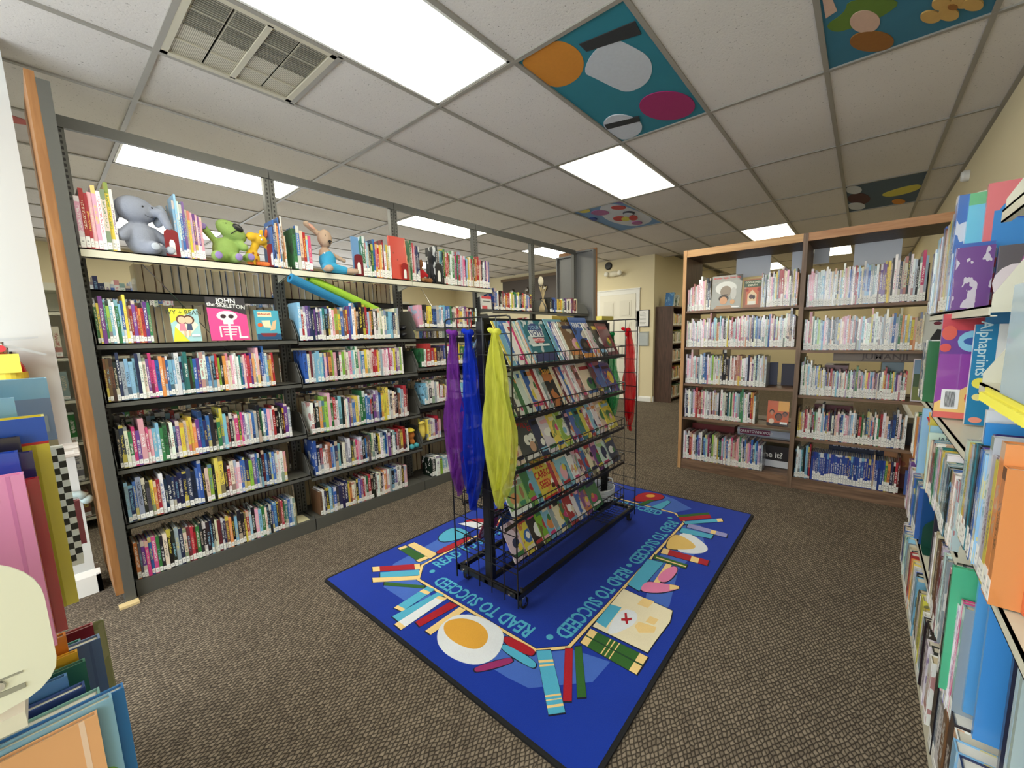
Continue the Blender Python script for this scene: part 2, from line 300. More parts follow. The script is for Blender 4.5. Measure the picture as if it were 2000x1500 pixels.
m = MB(); m.box(-1.70, -1.682, 1.602, 1.76, 0, .11); tag(m.build('baseboard_pillar_end', TRIMW), kind='structure')
m = MB(); m.prism([(1.62, .755), (1.606, .76), (1.598, .775), (1.606, .79), (1.594, .805), (1.606, .82), (1.62, .83)], -4.0, -1.68, 'x'); m.box(-1.70, -1.682, 1.6, 1.76, .765, .82); tag(m.build('trim_1', TRIMW), kind='structure')
base_profile('baseboard_door', 1.55, 1.80, 5.68, 1, TRIMW, .10, 'y'); base_profile('baseboard_door', 2.71, 7, 5.68, 1, TRIMW, .10, 'y')
base_profile('baseboard_alcove', 5.68, 10, 1.53, 1, TRIMW, .10)
base_profile('baseboard_right', -4, 10, -2.07, -1, TRIMW, .10)
# ---------------- ceiling: slab, grid bars and every lay-in tile
ceil = boxo('ceiling', (-4.1, 10.1, -2.2, 7.1, H + .09, H + .15), M('plenum', (90, 88, 84)), kind='structure')
BARM = M('grid_bar', (150, 146, 138), .5)
def ceil_ok(x, y): return not (x > 5.7 and y > 1.6)
tm = MB(); tm.box(.012, TX - .012, .012, TY - .012, .004, .018); tme = tm.build('ceiling_tile', TILE, ceil); tme.location = (0, 0, 0); base_mesh = tme.data; COL.objects.unlink(tme); bpy.data.objects.remove(tme)
LAMPS = [(-1, -1), (1, -1), (-1, -5), (1, -5), (3, -5), (4, 0), (6, 1), (7, -1), (-3, -1), (5, -5), (-3, -5), (2, -9), (-1, -9)]
VENT = (-1, -2)
PAINT = {(0, 0): ((38, 128, 148), 1), (0, 2): ((52, 118, 145), 2), (3, 2): ((70, 92, 112), 3), (2, -2): ((110, 150, 195), 4), (-2, -5): ((198, 192, 192), 5)}
# cell (i, k): X from i*TX, right edge Y = -(k+1)*TY
CEIL = [(1,'ora',[(0.264,-0.257),(0.315,-0.214),(0.348,-0.159),(0.358,-0.098),(0.34,-0.041),(0.298,0.005),(0.238,0.032),(0.169,0.037),(0.101,0.02),(0.043,-0.015),(0.002,-0.062),(-0.02,-0.114),(-0.021,-0.167),(-0.004,-0.215),(0.031,-0.254),(0.081,-0.28),(0.14,-0.29),(0.203,-0.283)]),(1,'wh',[(0.316,-0.214),(0.199,-0.352),(0.199,-0.463),(0.311,-0.503),(0.445,-0.538),(0.576,-0.499),(0.66,-0.42),(0.661,-0.31),(0.541,-0.272),(0.398,-0.238)]),(1,'blk',[(0.118,-0.316),(0.161,-0.584),(0.257,-0.572),(0.186,-0.316)]),(1,'mag',[(1.077,-0.569),(1.129,-0.542),(1.162,-0.502),(1.169,-0.451),(1.149,-0.398),(1.104,-0.349),(1.04,-0.312),(0.967,-0.292),(0.896,-0.29),(0.834,-0.306),(0.789,-0.337),(0.766,-0.378),(0.764,-0.424),(0.784,-0.471),(0.824,-0.514),(0.879,-0.549),(0.944,-0.571),(1.012,-0.578)]),(1,'wh',[(0.877,-0.023),(0.808,-0.116),(0.862,-0.197),(1.035,-0.242),(1.182,-0.169),(1.207,-0.021),(1.009,-0.01)]),(1,'blk',[(0.888,-0.036),(0.949,-0.254),(1.011,-0.235),(0.96,-0.021)]),(2,'grn',[(0.787,-1.231),(0.755,-1.311),(0.661,-1.324),(0.834,-1.516),(0.908,-1.435),(0.898,-1.335),(0.884,-1.271)]),(2,'pch',[(0.586,-1.24),(0.614,-1.272),(0.713,-1.285),(0.735,-1.243)]),(2,'pch',[(0.932,-1.434),(0.968,-1.429),(0.988,-1.414),(0.987,-1.392),(0.965,-1.367),(0.925,-1.345),(0.878,-1.33),(0.834,-1.325),(0.8,-1.332),(0.783,-1.347),(0.785,-1.368),(0.806,-1.391),(0.842,-1.412),(0.887,-1.428)]),(2,'brn',[(1.154,-1.491),(1.19,-1.484),(1.204,-1.461),(1.192,-1.426),(1.156,-1.387),(1.105,-1.352),(1.049,-1.328),(1.0,-1.321),(0.967,-1.33),(0.956,-1.353),(0.969,-1.386),(1.002,-1.423),(1.05,-1.457),(1.104,-1.481)]),(2,'tan',[(1.082,-1.647),(1.103,-1.646),(1.112,-1.637),(1.109,-1.622),(1.093,-1.605),(1.069,-1.589),(1.041,-1.577),(1.014,-1.572),(0.995,-1.574),(0.987,-1.583),(0.99,-1.597),(1.005,-1.613),(1.028,-1.629),(1.056,-1.641)]),(2,'tan',[(1.117,-1.707),(1.137,-1.707),(1.147,-1.698),(1.144,-1.684),(1.128,-1.667),(1.104,-1.651),(1.075,-1.638),(1.049,-1.632),(1.03,-1.634),(1.021,-1.642),(1.024,-1.656),(1.039,-1.673),(1.062,-1.689),(1.09,-1.701)]),(2,'tan',[(1.01,-1.675),(1.029,-1.674),(1.037,-1.666),(1.034,-1.652),(1.019,-1.636),(0.996,-1.62),(0.969,-1.608),(0.945,-1.603),(0.927,-1.604),(0.919,-1.613),(0.923,-1.626),(0.937,-1.642),(0.959,-1.657),(0.985,-1.669)]),(2,'tan',[(1.047,-1.737),(1.066,-1.737),(1.075,-1.729),(1.072,-1.716),(1.057,-1.699),(1.034,-1.683),(1.007,-1.671),(0.982,-1.665),(0.964,-1.666),(0.956,-1.674),(0.96,-1.688),(0.974,-1.703),(0.996,-1.719),(1.022,-1.731)]),(2,'tan',[(1.099,-1.779),(1.119,-1.779),(1.128,-1.771),(1.125,-1.758),(1.11,-1.741),(1.086,-1.725),(1.059,-1.712),(1.034,-1.706),(1.015,-1.707),(1.007,-1.715),(1.01,-1.728),(1.024,-1.744),(1.047,-1.759),(1.073,-1.772)]),(2,'brn',[(1.04,-1.696),(1.053,-1.692),(1.048,-1.68),(1.028,-1.665),(1.005,-1.658),(0.993,-1.661),(0.997,-1.674),(1.017,-1.688)]),(3,'yel',[(4.261,-1.488),(4.11,-1.662),(4.106,-1.811),(4.374,-1.827),(4.484,-1.598)]),(3,'dred',[(4.375,-1.426),(4.483,-1.417),(4.553,-1.39),(4.568,-1.349),(4.523,-1.304),(4.429,-1.264),(4.307,-1.239),(4.185,-1.232),(4.085,-1.244),(4.026,-1.272),(4.016,-1.31),(4.056,-1.352),(4.14,-1.389),(4.253,-1.416)]),(3,'wh',[(3.916,-1.356),(3.982,-1.35),(4.025,-1.331),(4.032,-1.304),(4.003,-1.275),(3.944,-1.249),(3.868,-1.232),(3.791,-1.228),(3.727,-1.236),(3.69,-1.255),(3.684,-1.281),(3.711,-1.308),(3.766,-1.333),(3.838,-1.35)]),(3,'wh',[(4.69,-1.385),(4.765,-1.377),(4.809,-1.353),(4.814,-1.319),(4.776,-1.282),(4.705,-1.249),(4.616,-1.227),(4.527,-1.221),(4.457,-1.231),(4.418,-1.255),(4.415,-1.287),(4.45,-1.323),(4.516,-1.355),(4.602,-1.377)]),(3,'ora',[(4.801,-1.734),(4.878,-1.721),(4.873,-1.677),(4.789,-1.631),(4.678,-1.609),(4.605,-1.624),(4.61,-1.665),(4.69,-1.711)]),(4,'wh',[(2.332,0.894),(2.476,0.699),(3.051,0.597),(3.49,0.649),(3.637,0.99),(3.018,1.116)]),(4,'yel',[(2.534,1.031),(2.562,1.056),(2.573,1.087),(2.566,1.119),(2.541,1.143),(2.504,1.157),(2.462,1.156),(2.424,1.141),(2.398,1.115),(2.387,1.085),(2.395,1.054),(2.419,1.03),(2.455,1.017),(2.496,1.017)]),(4,'pur',[(2.765,0.912),(2.798,0.941),(2.809,0.981),(2.796,1.023),(2.76,1.058),(2.71,1.079),(2.656,1.083),(2.609,1.068),(2.578,1.038),(2.568,0.999),(2.582,0.958),(2.616,0.924),(2.664,0.903),(2.717,0.898)]),(4,'red',[(2.722,0.679),(2.747,0.7),(2.755,0.73),(2.744,0.763),(2.715,0.791),(2.676,0.81),(2.634,0.815),(2.598,0.805),(2.574,0.783),(2.567,0.754),(2.579,0.723),(2.606,0.695),(2.644,0.677),(2.685,0.671)]),(4,'pur2',[(2.531,0.594),(2.544,0.606),(2.546,0.624),(2.538,0.644),(2.52,0.662),(2.497,0.674),(2.472,0.679),(2.451,0.674),(2.439,0.662),(2.437,0.644),(2.445,0.625),(2.462,0.607),(2.486,0.594),(2.51,0.59)]),(4,'red',[(3.132,0.875),(3.167,0.9),(3.184,0.933),(3.178,0.966),(3.151,0.993),(3.108,1.008),(3.059,1.008),(3.013,0.993),(2.979,0.967),(2.964,0.935),(2.971,0.903),(2.997,0.877),(3.038,0.862),(3.086,0.861)]),(4,'yel',[(3.178,0.842),(3.221,0.874),(3.232,0.91),(3.206,0.936),(3.153,0.941),(3.095,0.925),(3.053,0.893),(3.043,0.858),(3.069,0.833),(3.12,0.826)]),(4,'red',[(3.204,0.754),(3.258,0.789),(3.275,0.827),(3.249,0.853),(3.19,0.856),(3.121,0.836),(3.07,0.8),(3.054,0.763),(3.079,0.739),(3.136,0.735)]),(4,'blue',[(2.896,1.141),(2.921,1.168),(2.921,1.2),(2.896,1.226),(2.854,1.234),(2.813,1.223),(2.789,1.196),(2.789,1.164),(2.814,1.139),(2.855,1.13)]),(4,'pur',[(3.464,0.807),(3.496,0.835),(3.496,0.873),(3.462,0.906),(3.409,0.921),(3.358,0.912),(3.327,0.883),(3.328,0.846),(3.361,0.814),(3.412,0.799)]),(4,'dk',[(2.983,0.693),(3.011,0.717),(3.018,0.748),(3.001,0.78),(2.965,0.802),(2.92,0.808),(2.878,0.799),(2.85,0.775),(2.844,0.744),(2.861,0.714),(2.896,0.692),(2.94,0.684)]),(4,'wh',[(2.98,0.714),(3.0,0.731),(3.003,0.756),(2.989,0.78),(2.961,0.798),(2.926,0.805),(2.895,0.798),(2.876,0.78),(2.873,0.756),(2.887,0.732),(2.915,0.715),(2.948,0.708)])]
MOT = dict(ora=(215,140,45), wh=(205,212,222), blk=(45,48,52), mag=(165,40,105), grn=(98,130,48), pch=(215,180,160), brn=(150,98,40), tan=(205,165,95), yel=(215,205,90), dred=(70,30,38),
           pur=(165,100,150), pur2=(120,100,160), red=(190,60,60), blue=(50,70,140), dk=(60,60,70))
def M_(key): return M('paint_' + key, MOT[key], .8, 0, .15, 50)
for i in range(-4, 9):
    for k in range(-12, 4):
        x0 = i * TX; y0 = -(k + 1) * TY
        if not ceil_ok(x0, y0 + TY) or (i, k) == VENT or (i, k) in LAMPS: continue
        if k == 3:
            b = MB(); b.box(x0 + .012, x0 + TX - .012, -2.065, -3 * TY - .012, H + .004, H + .018); b.build('ceiling_tile', TILE, ceil); continue
        if (i, k) in PAINT:
            col, gidx = PAINT[(i, k)]
            b = MB(); b.box(x0 + .012, x0 + TX - .012, y0 + .012, y0 + TY - .012, H + .004, H + .018); t = b.build('painted_ceiling_tile', M('paint_base_%d' % gidx, col, .8, 0, .12, 12, .3), ceil)
            tag(t, {1: 'blue-green painted ceiling tile with orange and magenta discs and white clouds', 2: 'blue painted ceiling tile with tan flower and green and brown shapes', 3: 'dark blue painted ceiling tile with yellow streak',
                    4: 'pale blue painted ceiling tile with coloured balloons', 5: 'white ceiling tile with a red smear'}[gidx])
            for n_, (g, key, P) in enumerate([c for c in CEIL if c[0] == gidx]):
                P = [(min(max(p[0], x0 + .014), x0 + TX - .014), min(max(p[1], y0 + .014), y0 + TY - .014)) for p in P]
                if len(P) > 4 and key != 'blk': P = chaikin(P)
                b = MB(); b.prism(P, H + .004 - .0012 * (n_ + 1), H + .0039, 'z'); b.build('painted_shape', M_(key), t)
            if gidx == 5:
                b = MB(); b.prism([(x0 + .5 + .35 * math.cos(a), y0 + .2 + .1 * math.sin(a)) for a in [q * PI / 8 for q in range(16)]], H + .002, H + .0039, 'z'); b.build('painted_shape', M('paint_smear', (190, 95, 90), .8, 0, .3, 6), t)
            continue
        o = bpy.data.objects.new('ceiling_tile', base_mesh); COL.objects.link(o); o.parent = ceil; o.location = (x0, y0, H)
b = MB()
for k in range(-12, 4): y = -k * TY; b.box(-4, 5.68 if y > 1.55 else 10, y - .012, y + .012, H - .004, H + .01)
b.build('grid_bar', BARM, ceil)
b = MB()
for i in range(-3, 9):
    b.box(i * TX - .012, i * TX + .012, -2.07, 7 if i * TX < 5.68 else 1.53, H - .0045, H + .01)
b.box(-4, 10, -2.07, -2.045, H - .004, H + .012)
b.box(-TX / 2 - .012, -TX / 2 + .012, TY, 2 * TY, H - .004, H + .01)
b.build('grid_bar', BARM, ceil)
b = MB(); b.box(-TX / 2 + .012, -.012, TY + .012, 2 * TY - .012, H + .004, H + .018); b.build('ceiling_tile', TILE, ceil)
DIFF = M('light_diffuser', (255, 250, 228), .5, emit=LAMP); DIFFB = M('light_diffuser_dim', (255, 248, 222), .5, emit=LAMP * .45)
nm = {0: 'large ceiling light nearest the camera above the dark shelves', 1: 'ceiling light between two painted ceiling tiles', 2: 'ceiling light seen behind the plush elephant shelf', 3: 'ceiling light seen above the row of red and white books',
      4: 'distant ceiling light seen through the far end of dark shelving', 5: 'ceiling light just above the corner of the wooden bookcase', 6: 'far ceiling light seen through top of right wooden bay', 7: 'far ceiling light seen behind hanging paper in left wooden bay'}
for q, (i, k) in enumerate(LAMPS):
    x0, y0 = i * TX, -(k + 1) * TY
    t = thing('ceiling_light', nm.get(q, 'ceiling light beyond the picture, %s' % {8: 'behind the camera', 9: 'above the far aisle end', 10: 'behind the left pillar', 11: 'above the far left reading area', 12: 'furthest left over the back aisle'}.get(q, '')), 'ceiling light', (x0, y0, H), group='recessed ceiling lights' )
    b = MB(); e = .016
    for bb in ((e, TX - e, e, e + .014), (e, TX - e, TY - e - .014, TY - e), (e, e + .014, e, TY - e), (TX - e - .014, TX - e, e, TY - e)): b.box(*bb, -.002, .05)
    b.build('light_frame', TRIMW, t)
    b = MB(); b.box(e + .014, TX - e - .014, e + .014, TY - e - .014, .004, .012); b.build('diffuser', DIFF if i < 4 else DIFFB, t)
# vent
t = thing('ceiling_vent', 'square cream ceiling air vent with perforated panels beside the large light', 'air vent', (-TX, TY, H))
VM, ntv, bv = newmat('perforated_vent'); tc = N(ntv, 'ShaderNodeTexCoord'); vv = N(ntv, 'ShaderNodeVectorMath', operation='SCALE'); vv.inputs[3].default_value = 150; ntv.links.new(tc.outputs['Object'], vv.inputs[0])
sx = N(ntv, 'ShaderNodeSeparateXYZ'); ntv.links.new(vv.outputs[0], sx.inputs[0])
fa = math_(ntv, 'ABSOLUTE', math_(ntv, 'SUBTRACT', math_(ntv, 'FRACT', sx.outputs[0]), .5)); fb = math_(ntv, 'ABSOLUTE', math_(ntv, 'SUBTRACT', math_(ntv, 'FRACT', sx.outputs[1]), .5))
ntv.links.new(mix(ntv, math_(ntv, 'LESS_THAN', math_(ntv, 'ADD', fa, fb), .42), C4((206, 200, 180)), C4((96, 92, 82))), bv.inputs['Base Color'])
VM2 = M('vent_dark', (112, 110, 98), .6)
W = TX / 2
b = MB()
for bb in ((.012, W - .012, .012, .04), (.012, W - .012, TY - .04, TY - .012), (.012, .04, .012, TY - .012), (W - .04, W - .012, .012, TY - .012), (W / 2 - .012, W / 2 + .012, .03, TY - .03)): b.box(*bb, -.004, .01)
b.build('vent_frame', M('vent_frame', (196, 190, 170), .5), t)
for ix in range(4):
    for iy in range(2):
        xa = .04 + ix * (W - .08) / 4; ya = .04 + iy * (TY - .08) / 2
        b = MB(); b.box(xa + .004, xa + (W - .08) / 4 - .004, ya + .004, ya + (TY - .08) / 2 - .004, .004, .008); o = b.build('vent_panel', VM, t)
        b = MB(); b.box(xa + .004, xa + (W - .08) / 4 - .004, ya + (TY - .08) / 4 - .002, ya + (TY - .08) / 4 + .002, 0, .005); b.build('vent_rib', MC['vent_frame'], t)
        if iy == 0:
            b = MB()
            for q in range(18): yy = ya + .008 + q * (TY - .096) / 2 / 18; b.box(xa + .008, xa + (W - .08) / 4 - .008, yy, yy + .006, .001, .004)
            b.build('vent_louvre', VM2, t)
# thermostat / detector on right wall
b = MB(); b.lathe([(.0, .05), (.035, .05), (.045, .035), (.045, 0)], (3.55, -2.07, 2.58), 20, axis='y'); tag(b.build('smoke_detector', TRIMW, smooth=False), 'small round white detector high on the right wall', 'detector')
# ---------------- door and things on the door wall
d = thing('door_1', None, None, (5.68, 0, 0)); d['kind'] = 'structure'
m = MB(); m.box(-.03, .0, 1.875, 2.63, .01, 2.05); m.build('door_leaf', M('door_white', (232, 228, 214), .5), d)
PN = M('door_panel', (224, 220, 206), .5)
for zz0, zz1 in ((1.62, 1.93), (.92, 1.52), (.2, .8)):
    for ya in (1.96, 2.30):
        m = MB(); m.box(-.034, -.028, ya, ya + .24, zz0, zz1); m.box(-.042, -.034, ya + .035, ya + .205, zz0 + .035, zz1 - .035); m.build('door_panel', PN, d)
m = MB(); m.box(-.02, 0, 1.80, 1.875, 0, 2.13); m.box(-.02, 0, 2.63, 2.705, 0, 2.13); m.box(-.02, 0, 1.876, 2.629, 2.052, 2.13); m.box(-.03, 0, 1.785, 2.72, 2.131, 2.15); m.build('door_frame', TRIMW, d)
m = MB(); m.lathe([(.0, -.07), (.025, -.06), (.03, -.045), (.02, -.035), (.012, -.03), (.03, -.03)], (0, 1.93, .95), 14, axis='x'); m.build('door_knob', CHROME, d, smooth=True)
t = thing('wall_notice', 'black framed white notice sheet on wall right of the white door', 'notice', (5.68, 1.74, 1.577))
boxo('notice_frame', (-.018, 0, -.13, .13, -.157, .157), BLK, t); boxo('notice_sheet', (-.02, -.018, -.118, .118, -.145, .145), M('white_paper', (240, 240, 238), .7), t)
m = MB()
for k in range(9): m.box(-.0206, -.02, -.07 + (.02 if k in (0, 8) else 0), .07 - .012 * (k % 3), .1 - k * .025, .104 - k * .025)
m.build('notice_print', M('print_grey', (90, 90, 95)), t)
t = thing('brochure_holder', 'clear plastic brochure holder on wall below the framed notice', 'brochure holder', (5.68, 1.73, 1.2))
boxo('holder_pocket', (-.05, -.03, -.11, .09, -.12, .10), clear_plastic('clear_acrylic'), t); boxo('holder_back', (-.012, 0, -.12, .1, -.14, .13), clear_plastic('clear_acrylic_back', a=.35), t)
b = MB(); b.lathe([(0, -.03), (.06, -.03), (.075, -.015), (.075, 0)], (5.68, 2.455, 2.62), 24, axis='x'); tag(b.build('wall_speaker', BLK), 'small round black speaker high on cream wall above the door', 'speaker')
t = thing('emergency_light', 'cream two-headed emergency light on wall above the white door', 'emergency light', (5.68, 2.33, 2.455))
b = MB(); b.ell((-.035, 0, 0), (.045, .15, .055)); b.build('light_housing', M('cream_plastic', (228, 222, 200), .4), t, smooth=True)
for yy in (-.15, .13):
    b = MB(); b.lathe([(.0, -.11), (.04, -.105), (.048, -.09), (.04, -.05), (.02, -.03)], (0, yy, 0), 16, axis='x'); b.build('lamp_head', M('lamp_glass', (240, 238, 225), .2), t, smooth=True)
t = thing('brown_wall_panel', 'dark brown wall panel with round glass lights on far wall', 'wall panel', (5.68, 4.43, 2.3))
boxo('panel_board', (-.05, 0, -.8, .8, -.32, .28), M('bronze_panel', (72, 60, 48), .4), t); boxo('panel_trim', (-.06, -.01, -.85, .85, .28, .34), M('bronze_trim', (110, 88, 60), .4), t)
for yy in (-.45, .05, .5):
    b = MB(); b.lathe([(0, -.12), (.05, -.10), (.065, -.07), (.05, -.05), (.03, -.05)], (0, yy, .03), 16, axis='x'); b.build('round_light', CHROME, t, smooth=True)
# ================================================================== DARK STEEL SHELVING RANGE
XS = [-1.575 + .93 * k for k in range(6)]; YF, YP, YB = 1.37, 1.60, 1.83
def bracket(shelf, x, y0, y1, hgt, mat, s=1):
    m = MB(); m.prism([(y0, -.02), (y0, .025), (y0 + s * .07, hgt), (y1, hgt), (y1, -.02)], x - .0015, x + .0015, 'x'); return m.build('shelf_bracket', mat, shelf)
def steel_shelf(root, x0, x1, y0, y1, z, mat, br=.14, mb=None, s=1):
    m = MB(); lo, hi = min(y0, y1), max(y0, y1)
    m.box(x0 + .004, x1 - .004, lo, hi, -.006, 0); m.box(x0 + .004, x1 - .004, *( (y0, y0 + .004) if s > 0 else (y0 - .004, y0)), -.03, 0); m.box(x0 + .004, x1 - .004, *((y0, y0 + .016) if s > 0 else (y0 - .016, y0)), -.03, -.027)
    sh = m.build('shelf', mat, root); sh.location = (0, 0, z)
    if br:
        bracket(sh, x0 + .006, y0 + s * .004, y1, br, mb or mat, s); bracket(sh, x1 - .006, y0 + s * .004, y1, br, mb or mat, s)
    return sh
rt = thing('steel_bookshelf_range', 'tall dark grey steel shelving range with five bays and oak end panel', 'bookshelf')
for i, x in enumerate(XS):
    m = MB()
    if i: m.box(-.032, -.002, -.02, .02, 0, 2.40)
    if i < 5: m.box(.002, .032, -.02, .02, 0, 2.40)
    m.build('upright_post', POST, rt, loc=(x, YP, 0))
for i in range(5):
    m = MB(); m.box(XS[i] + .003, XS[i+1] - .003, YP - .022, YP + .022, 2.385, 2.43); m.box(XS[i] + .003, XS[i+1] - .003, YP - .030, YP - .022, 2.375, 2.43); m.build('top_rail', GREY, rt)
LV = [[1.33, 1.042, .695, .405], [1.32, 1.034, .68, .384], [1.405, 1.072, .748, .428], [1.58, 1.30, 1.0, .68, .38], [1.58, 1.30, 1.0, .68, .38]]
BASEZ = .085
for i in range(5):
    for z in LV[i]: steel_shelf(rt, XS[i], XS[i+1], YF, YP - .02, z, GREY)
    if i < 3:
        m = MB(); m.box(XS[i] + .004, XS[i+1] - .004, YF, YP - .02, -.006, 0); m.box(XS[i] + .004, XS[i+1] - .004, YF, YF + .004, -.044, 0); m.box(XS[i] + .004, XS[i+1] - .004, YF, YF + .03, -.044, -.040); m.build('shelf', CREAMS, rt, loc=(0, 0, 1.782))
    m = MB(); m.box(XS[i] + .003, XS[i+1] - .003, YF, YB, BASEZ - .01, BASEZ); m.box(XS[i] + .003, XS[i+1] - .003, YF, YF + .01, 0, BASEZ - .01); kb = m.build('base_shelf', GREY, rt)
    bracket(kb, XS[i+1] - .006, YF + .004, YP - .02, .0, GREY).location.z = BASEZ
    for z in ([1.615, 1.315, 1.0, .68, .38] if i < 3 else [1.3, 1.0, .68, .38]): 
        m = MB(); m.box(XS[i] + .004, XS[i+1] - .004, YP + .02, YB, z - .008, z); m.box(XS[i] + .004, XS[i+1] - .004, YP + .02, YP + .026, z - .045, z); m.build('rear_shelf', GREYD, rt)
for i in (0, 1, 2):
    for x in (XS[i] + .006, XS[i+1] - .006):
        m = MB(); m.prism([(YF + .004, -.028), (YF + .004, .01), (YP - .02, .01), (YP - .02, -.07)], x - .002, x + .002, 'x'); m.build('cream_bracket', CREAMS, rt, loc=(0, 0, 1.782))
m = MB(); m.box(-1.622, -1.60, 1.335, 1.87, 0, 2.475); m.box(-1.60, -1.580, 1.335, 1.35, 0, 2.475); m.box(-1.60, -1.580, 1.35, 1.87, 2.465, 2.475); m.box(-1.60, -1.580, 1.855, 1.87, 0, 2.465); m.build('end_panel', GREY, rt)
boxo('oak_end_panel', (-1.652, -1.622, 1.34, 1.88, .06, 2.50), OAK, rt)
m = MB(); m.box(3.12, 3.15, 1.31, 1.60, 0, 2.42); m.box(3.085, 3.12, 1.31, 1.325, 0, 2.42); m.box(3.085, 3.12, 1.585, 1.60, 0, 2.42); m.box(3.085, 3.12, 1.325, 1.585, 2.40, 2.42); m.build('end_panel', M('grey_panel', (112, 112, 112), .4), rt)
m = MB(); m.box(3.12, 3.15, 1.63, 1.90, 0, 2.38); m.box(3.085, 3.12, 1.63, 1.645, 0, 2.38); m.box(3.085, 3.12, 1.885, 1.90, 0, 2.38); m.box(3.085, 3.12, 1.63, 1.9, 2.36, 2.38); m.build('end_panel', MC['grey_panel'], rt)
boxo('oak_end_panel', (3.15, 3.175, 1.30, 1.90, 0, 2.44), OAK, rt)
for i in (0, 1, 2):   # thin steel cross braces
    m = MB(); m.tube([(XS[i] + .25, YP, 1.76), (XS[i] + .75, YP, 1.05)], .0025, 5); m.build('cross_brace', CHROME, rt)
boxo('floor_wedge', (-1.65, -1.575, 1.29, 1.335, 0, .012), M('wedge_wood', (214, 190, 140), .6)); tag(bpy.context.scene.objects['floor_wedge'], 'small pale wooden wedge on floor under corner of dark shelving', 'wedge')
# ---------------- cream steel range beyond (aisle behind)
rc = thing('cream_bookshelf', 'cream steel shelving seen through and behind the dark steel range', 'bookshelf')
for i in range(6):
    x0 = -2.5 + .93 * i
    for z in (1.56, 1.25, .955, .655, .37, .1): 
        if z < 1.5 or i < 4: steel_shelf(rc, x0, x0 + .93, 2.72, 2.95, z, CREAMS, 0)
    m = MB(); m.box(x0, x0 + .03, 2.95, 2.99, 0, 1.75); m.build('upright_post', CREAMS, rc)
m = MB(); m.box(-2.5, 3.08, 2.99, 3.0, 0, 1.72); m.build('back_panel', CREAMS, rc); m = MB(); m.box(-2.5, 1.2, 2.74, 2.99, 1.70, 1.75); m.build('top_board', CREAMS, rc)
# ================================================================== WOODEN BOOKCASE
bc = thing('wooden_bookcase', 'large open walnut bookcase with two bays and light oak edging', 'bookcase')
BX, BD = 2.16, 2.64
BY = [-.165, -1.083, -2.03]
m = MB(); m.box(BX, BD, -.19, -.165, 0, 2.045); m.build('side_panel', WAL, bc); boxo('oak_edge', (BX - .004, BX, -.192, -.163, 0, 2.046), wood('light_oak_strip', (182, 134, 84), (206, 160, 110)), bc)
m = MB(); m.box(BX, BD, -1.098, -1.068, 0, 2.045); m.build('side_panel', WAL, bc); boxo('walnut_edge', (BX - .003, BX, -1.099, -1.067, 0, 2.04), MC['walnut_upright'], bc)
m = MB(); m.box(BX, BD, -2.045, -2.02, 0, 2.045); m.build('side_panel', WAL, bc)
WB = [[1.504, 1.17, .83, .505], [1.485, 1.147, .785, .43]]
for k, (ya, yb) in enumerate(((-.19, -1.068), (-1.098, -2.02))):
    m = MB(); m.box(BX + .018, BD, yb, ya, 1.985, 2.01); m.build('top_board', DWAL, bc); m = MB(); m.box(BX, BX + .018, yb, ya, 1.985, 2.045); m.build('fascia', OAKY if k == 0 else wood('oak_fascia', (176, 122, 80), (196, 146, 104), 'Y'), bc)
    for z in WB[k]:
        for xa, xb in ((BX + .012, BX + .235), (BX + .28, BD)):
            m = MB(); m.box(xa, xb, yb + .002, ya - .002, z - .02, z); m.build('shelf', WALY, bc)
    m = MB(); m.box(BX + .012, BD, yb, ya, .072, .092); m.build('base_shelf', WALY, bc); m = MB(); m.box(BX + .005, BX + .02, yb, ya, 0, .072); m.build('kick_board', WALY, bc)
m = MB(); m.box(BX + .19, BD, -1.066, -.192, .327, .345); m.build('shelf', WALY, bc)
# hanging sheets behind
for n_, (y0, y1, z0, z1, s_) in enumerate(((-.502, -.785, 1.81, 1.985, 'left'), (-.945, -1.05, 1.80, 1.985, 'second'), (-1.10, -1.21, 1.86, 1.985, 'third'), (-1.37, -1.655, 1.81, 1.985, 'right'))):
    b = MB(); b.box(2.62, 2.622, y1, y0, z0, z1); tag(b.build('paper_sheet', M('hanging_paper', (226, 230, 238), .8, 0, .03, 6)), {0: 'white paper sheet hanging at top of left wooden bay', 1: 'narrow paper strip hanging just left of the bookcase middle upright', 2: 'narrow paper strip hanging just right of the bookcase middle upright', 3: 'large white paper sheet hanging at top of right wooden bay'}[n_], 'paper sheet')
# far brown bookcase
fb = thing('small_walnut_bookcase', 'dark walnut bookcase standing against far cream wall near the door', 'bookcase', (5.75, 1.53, 0))
m = MB(); m.box(0, .022, -.33, -.01, 0, 1.78); m.build('side_panel', DWAL, fb); m = MB(); m.box(.88, .902, -.33, -.01, 0, 1.78); m.build('side_panel', DWAL, fb); m = MB(); m.box(.022, .88, -.33, -.01, 1.755, 1.78); m.build('top_board', DWAL, fb); m = MB(); m.box(.022, .88, -.03, -.01, 0, 1.755); m.build('back_panel', DWAL, fb)
for z in (.08, .42, .76, 1.1, 1.43): m = MB(); m.box(.022, .88, -.32, -.03, z - .02, z); m.build('shelf', DWAL, fb)

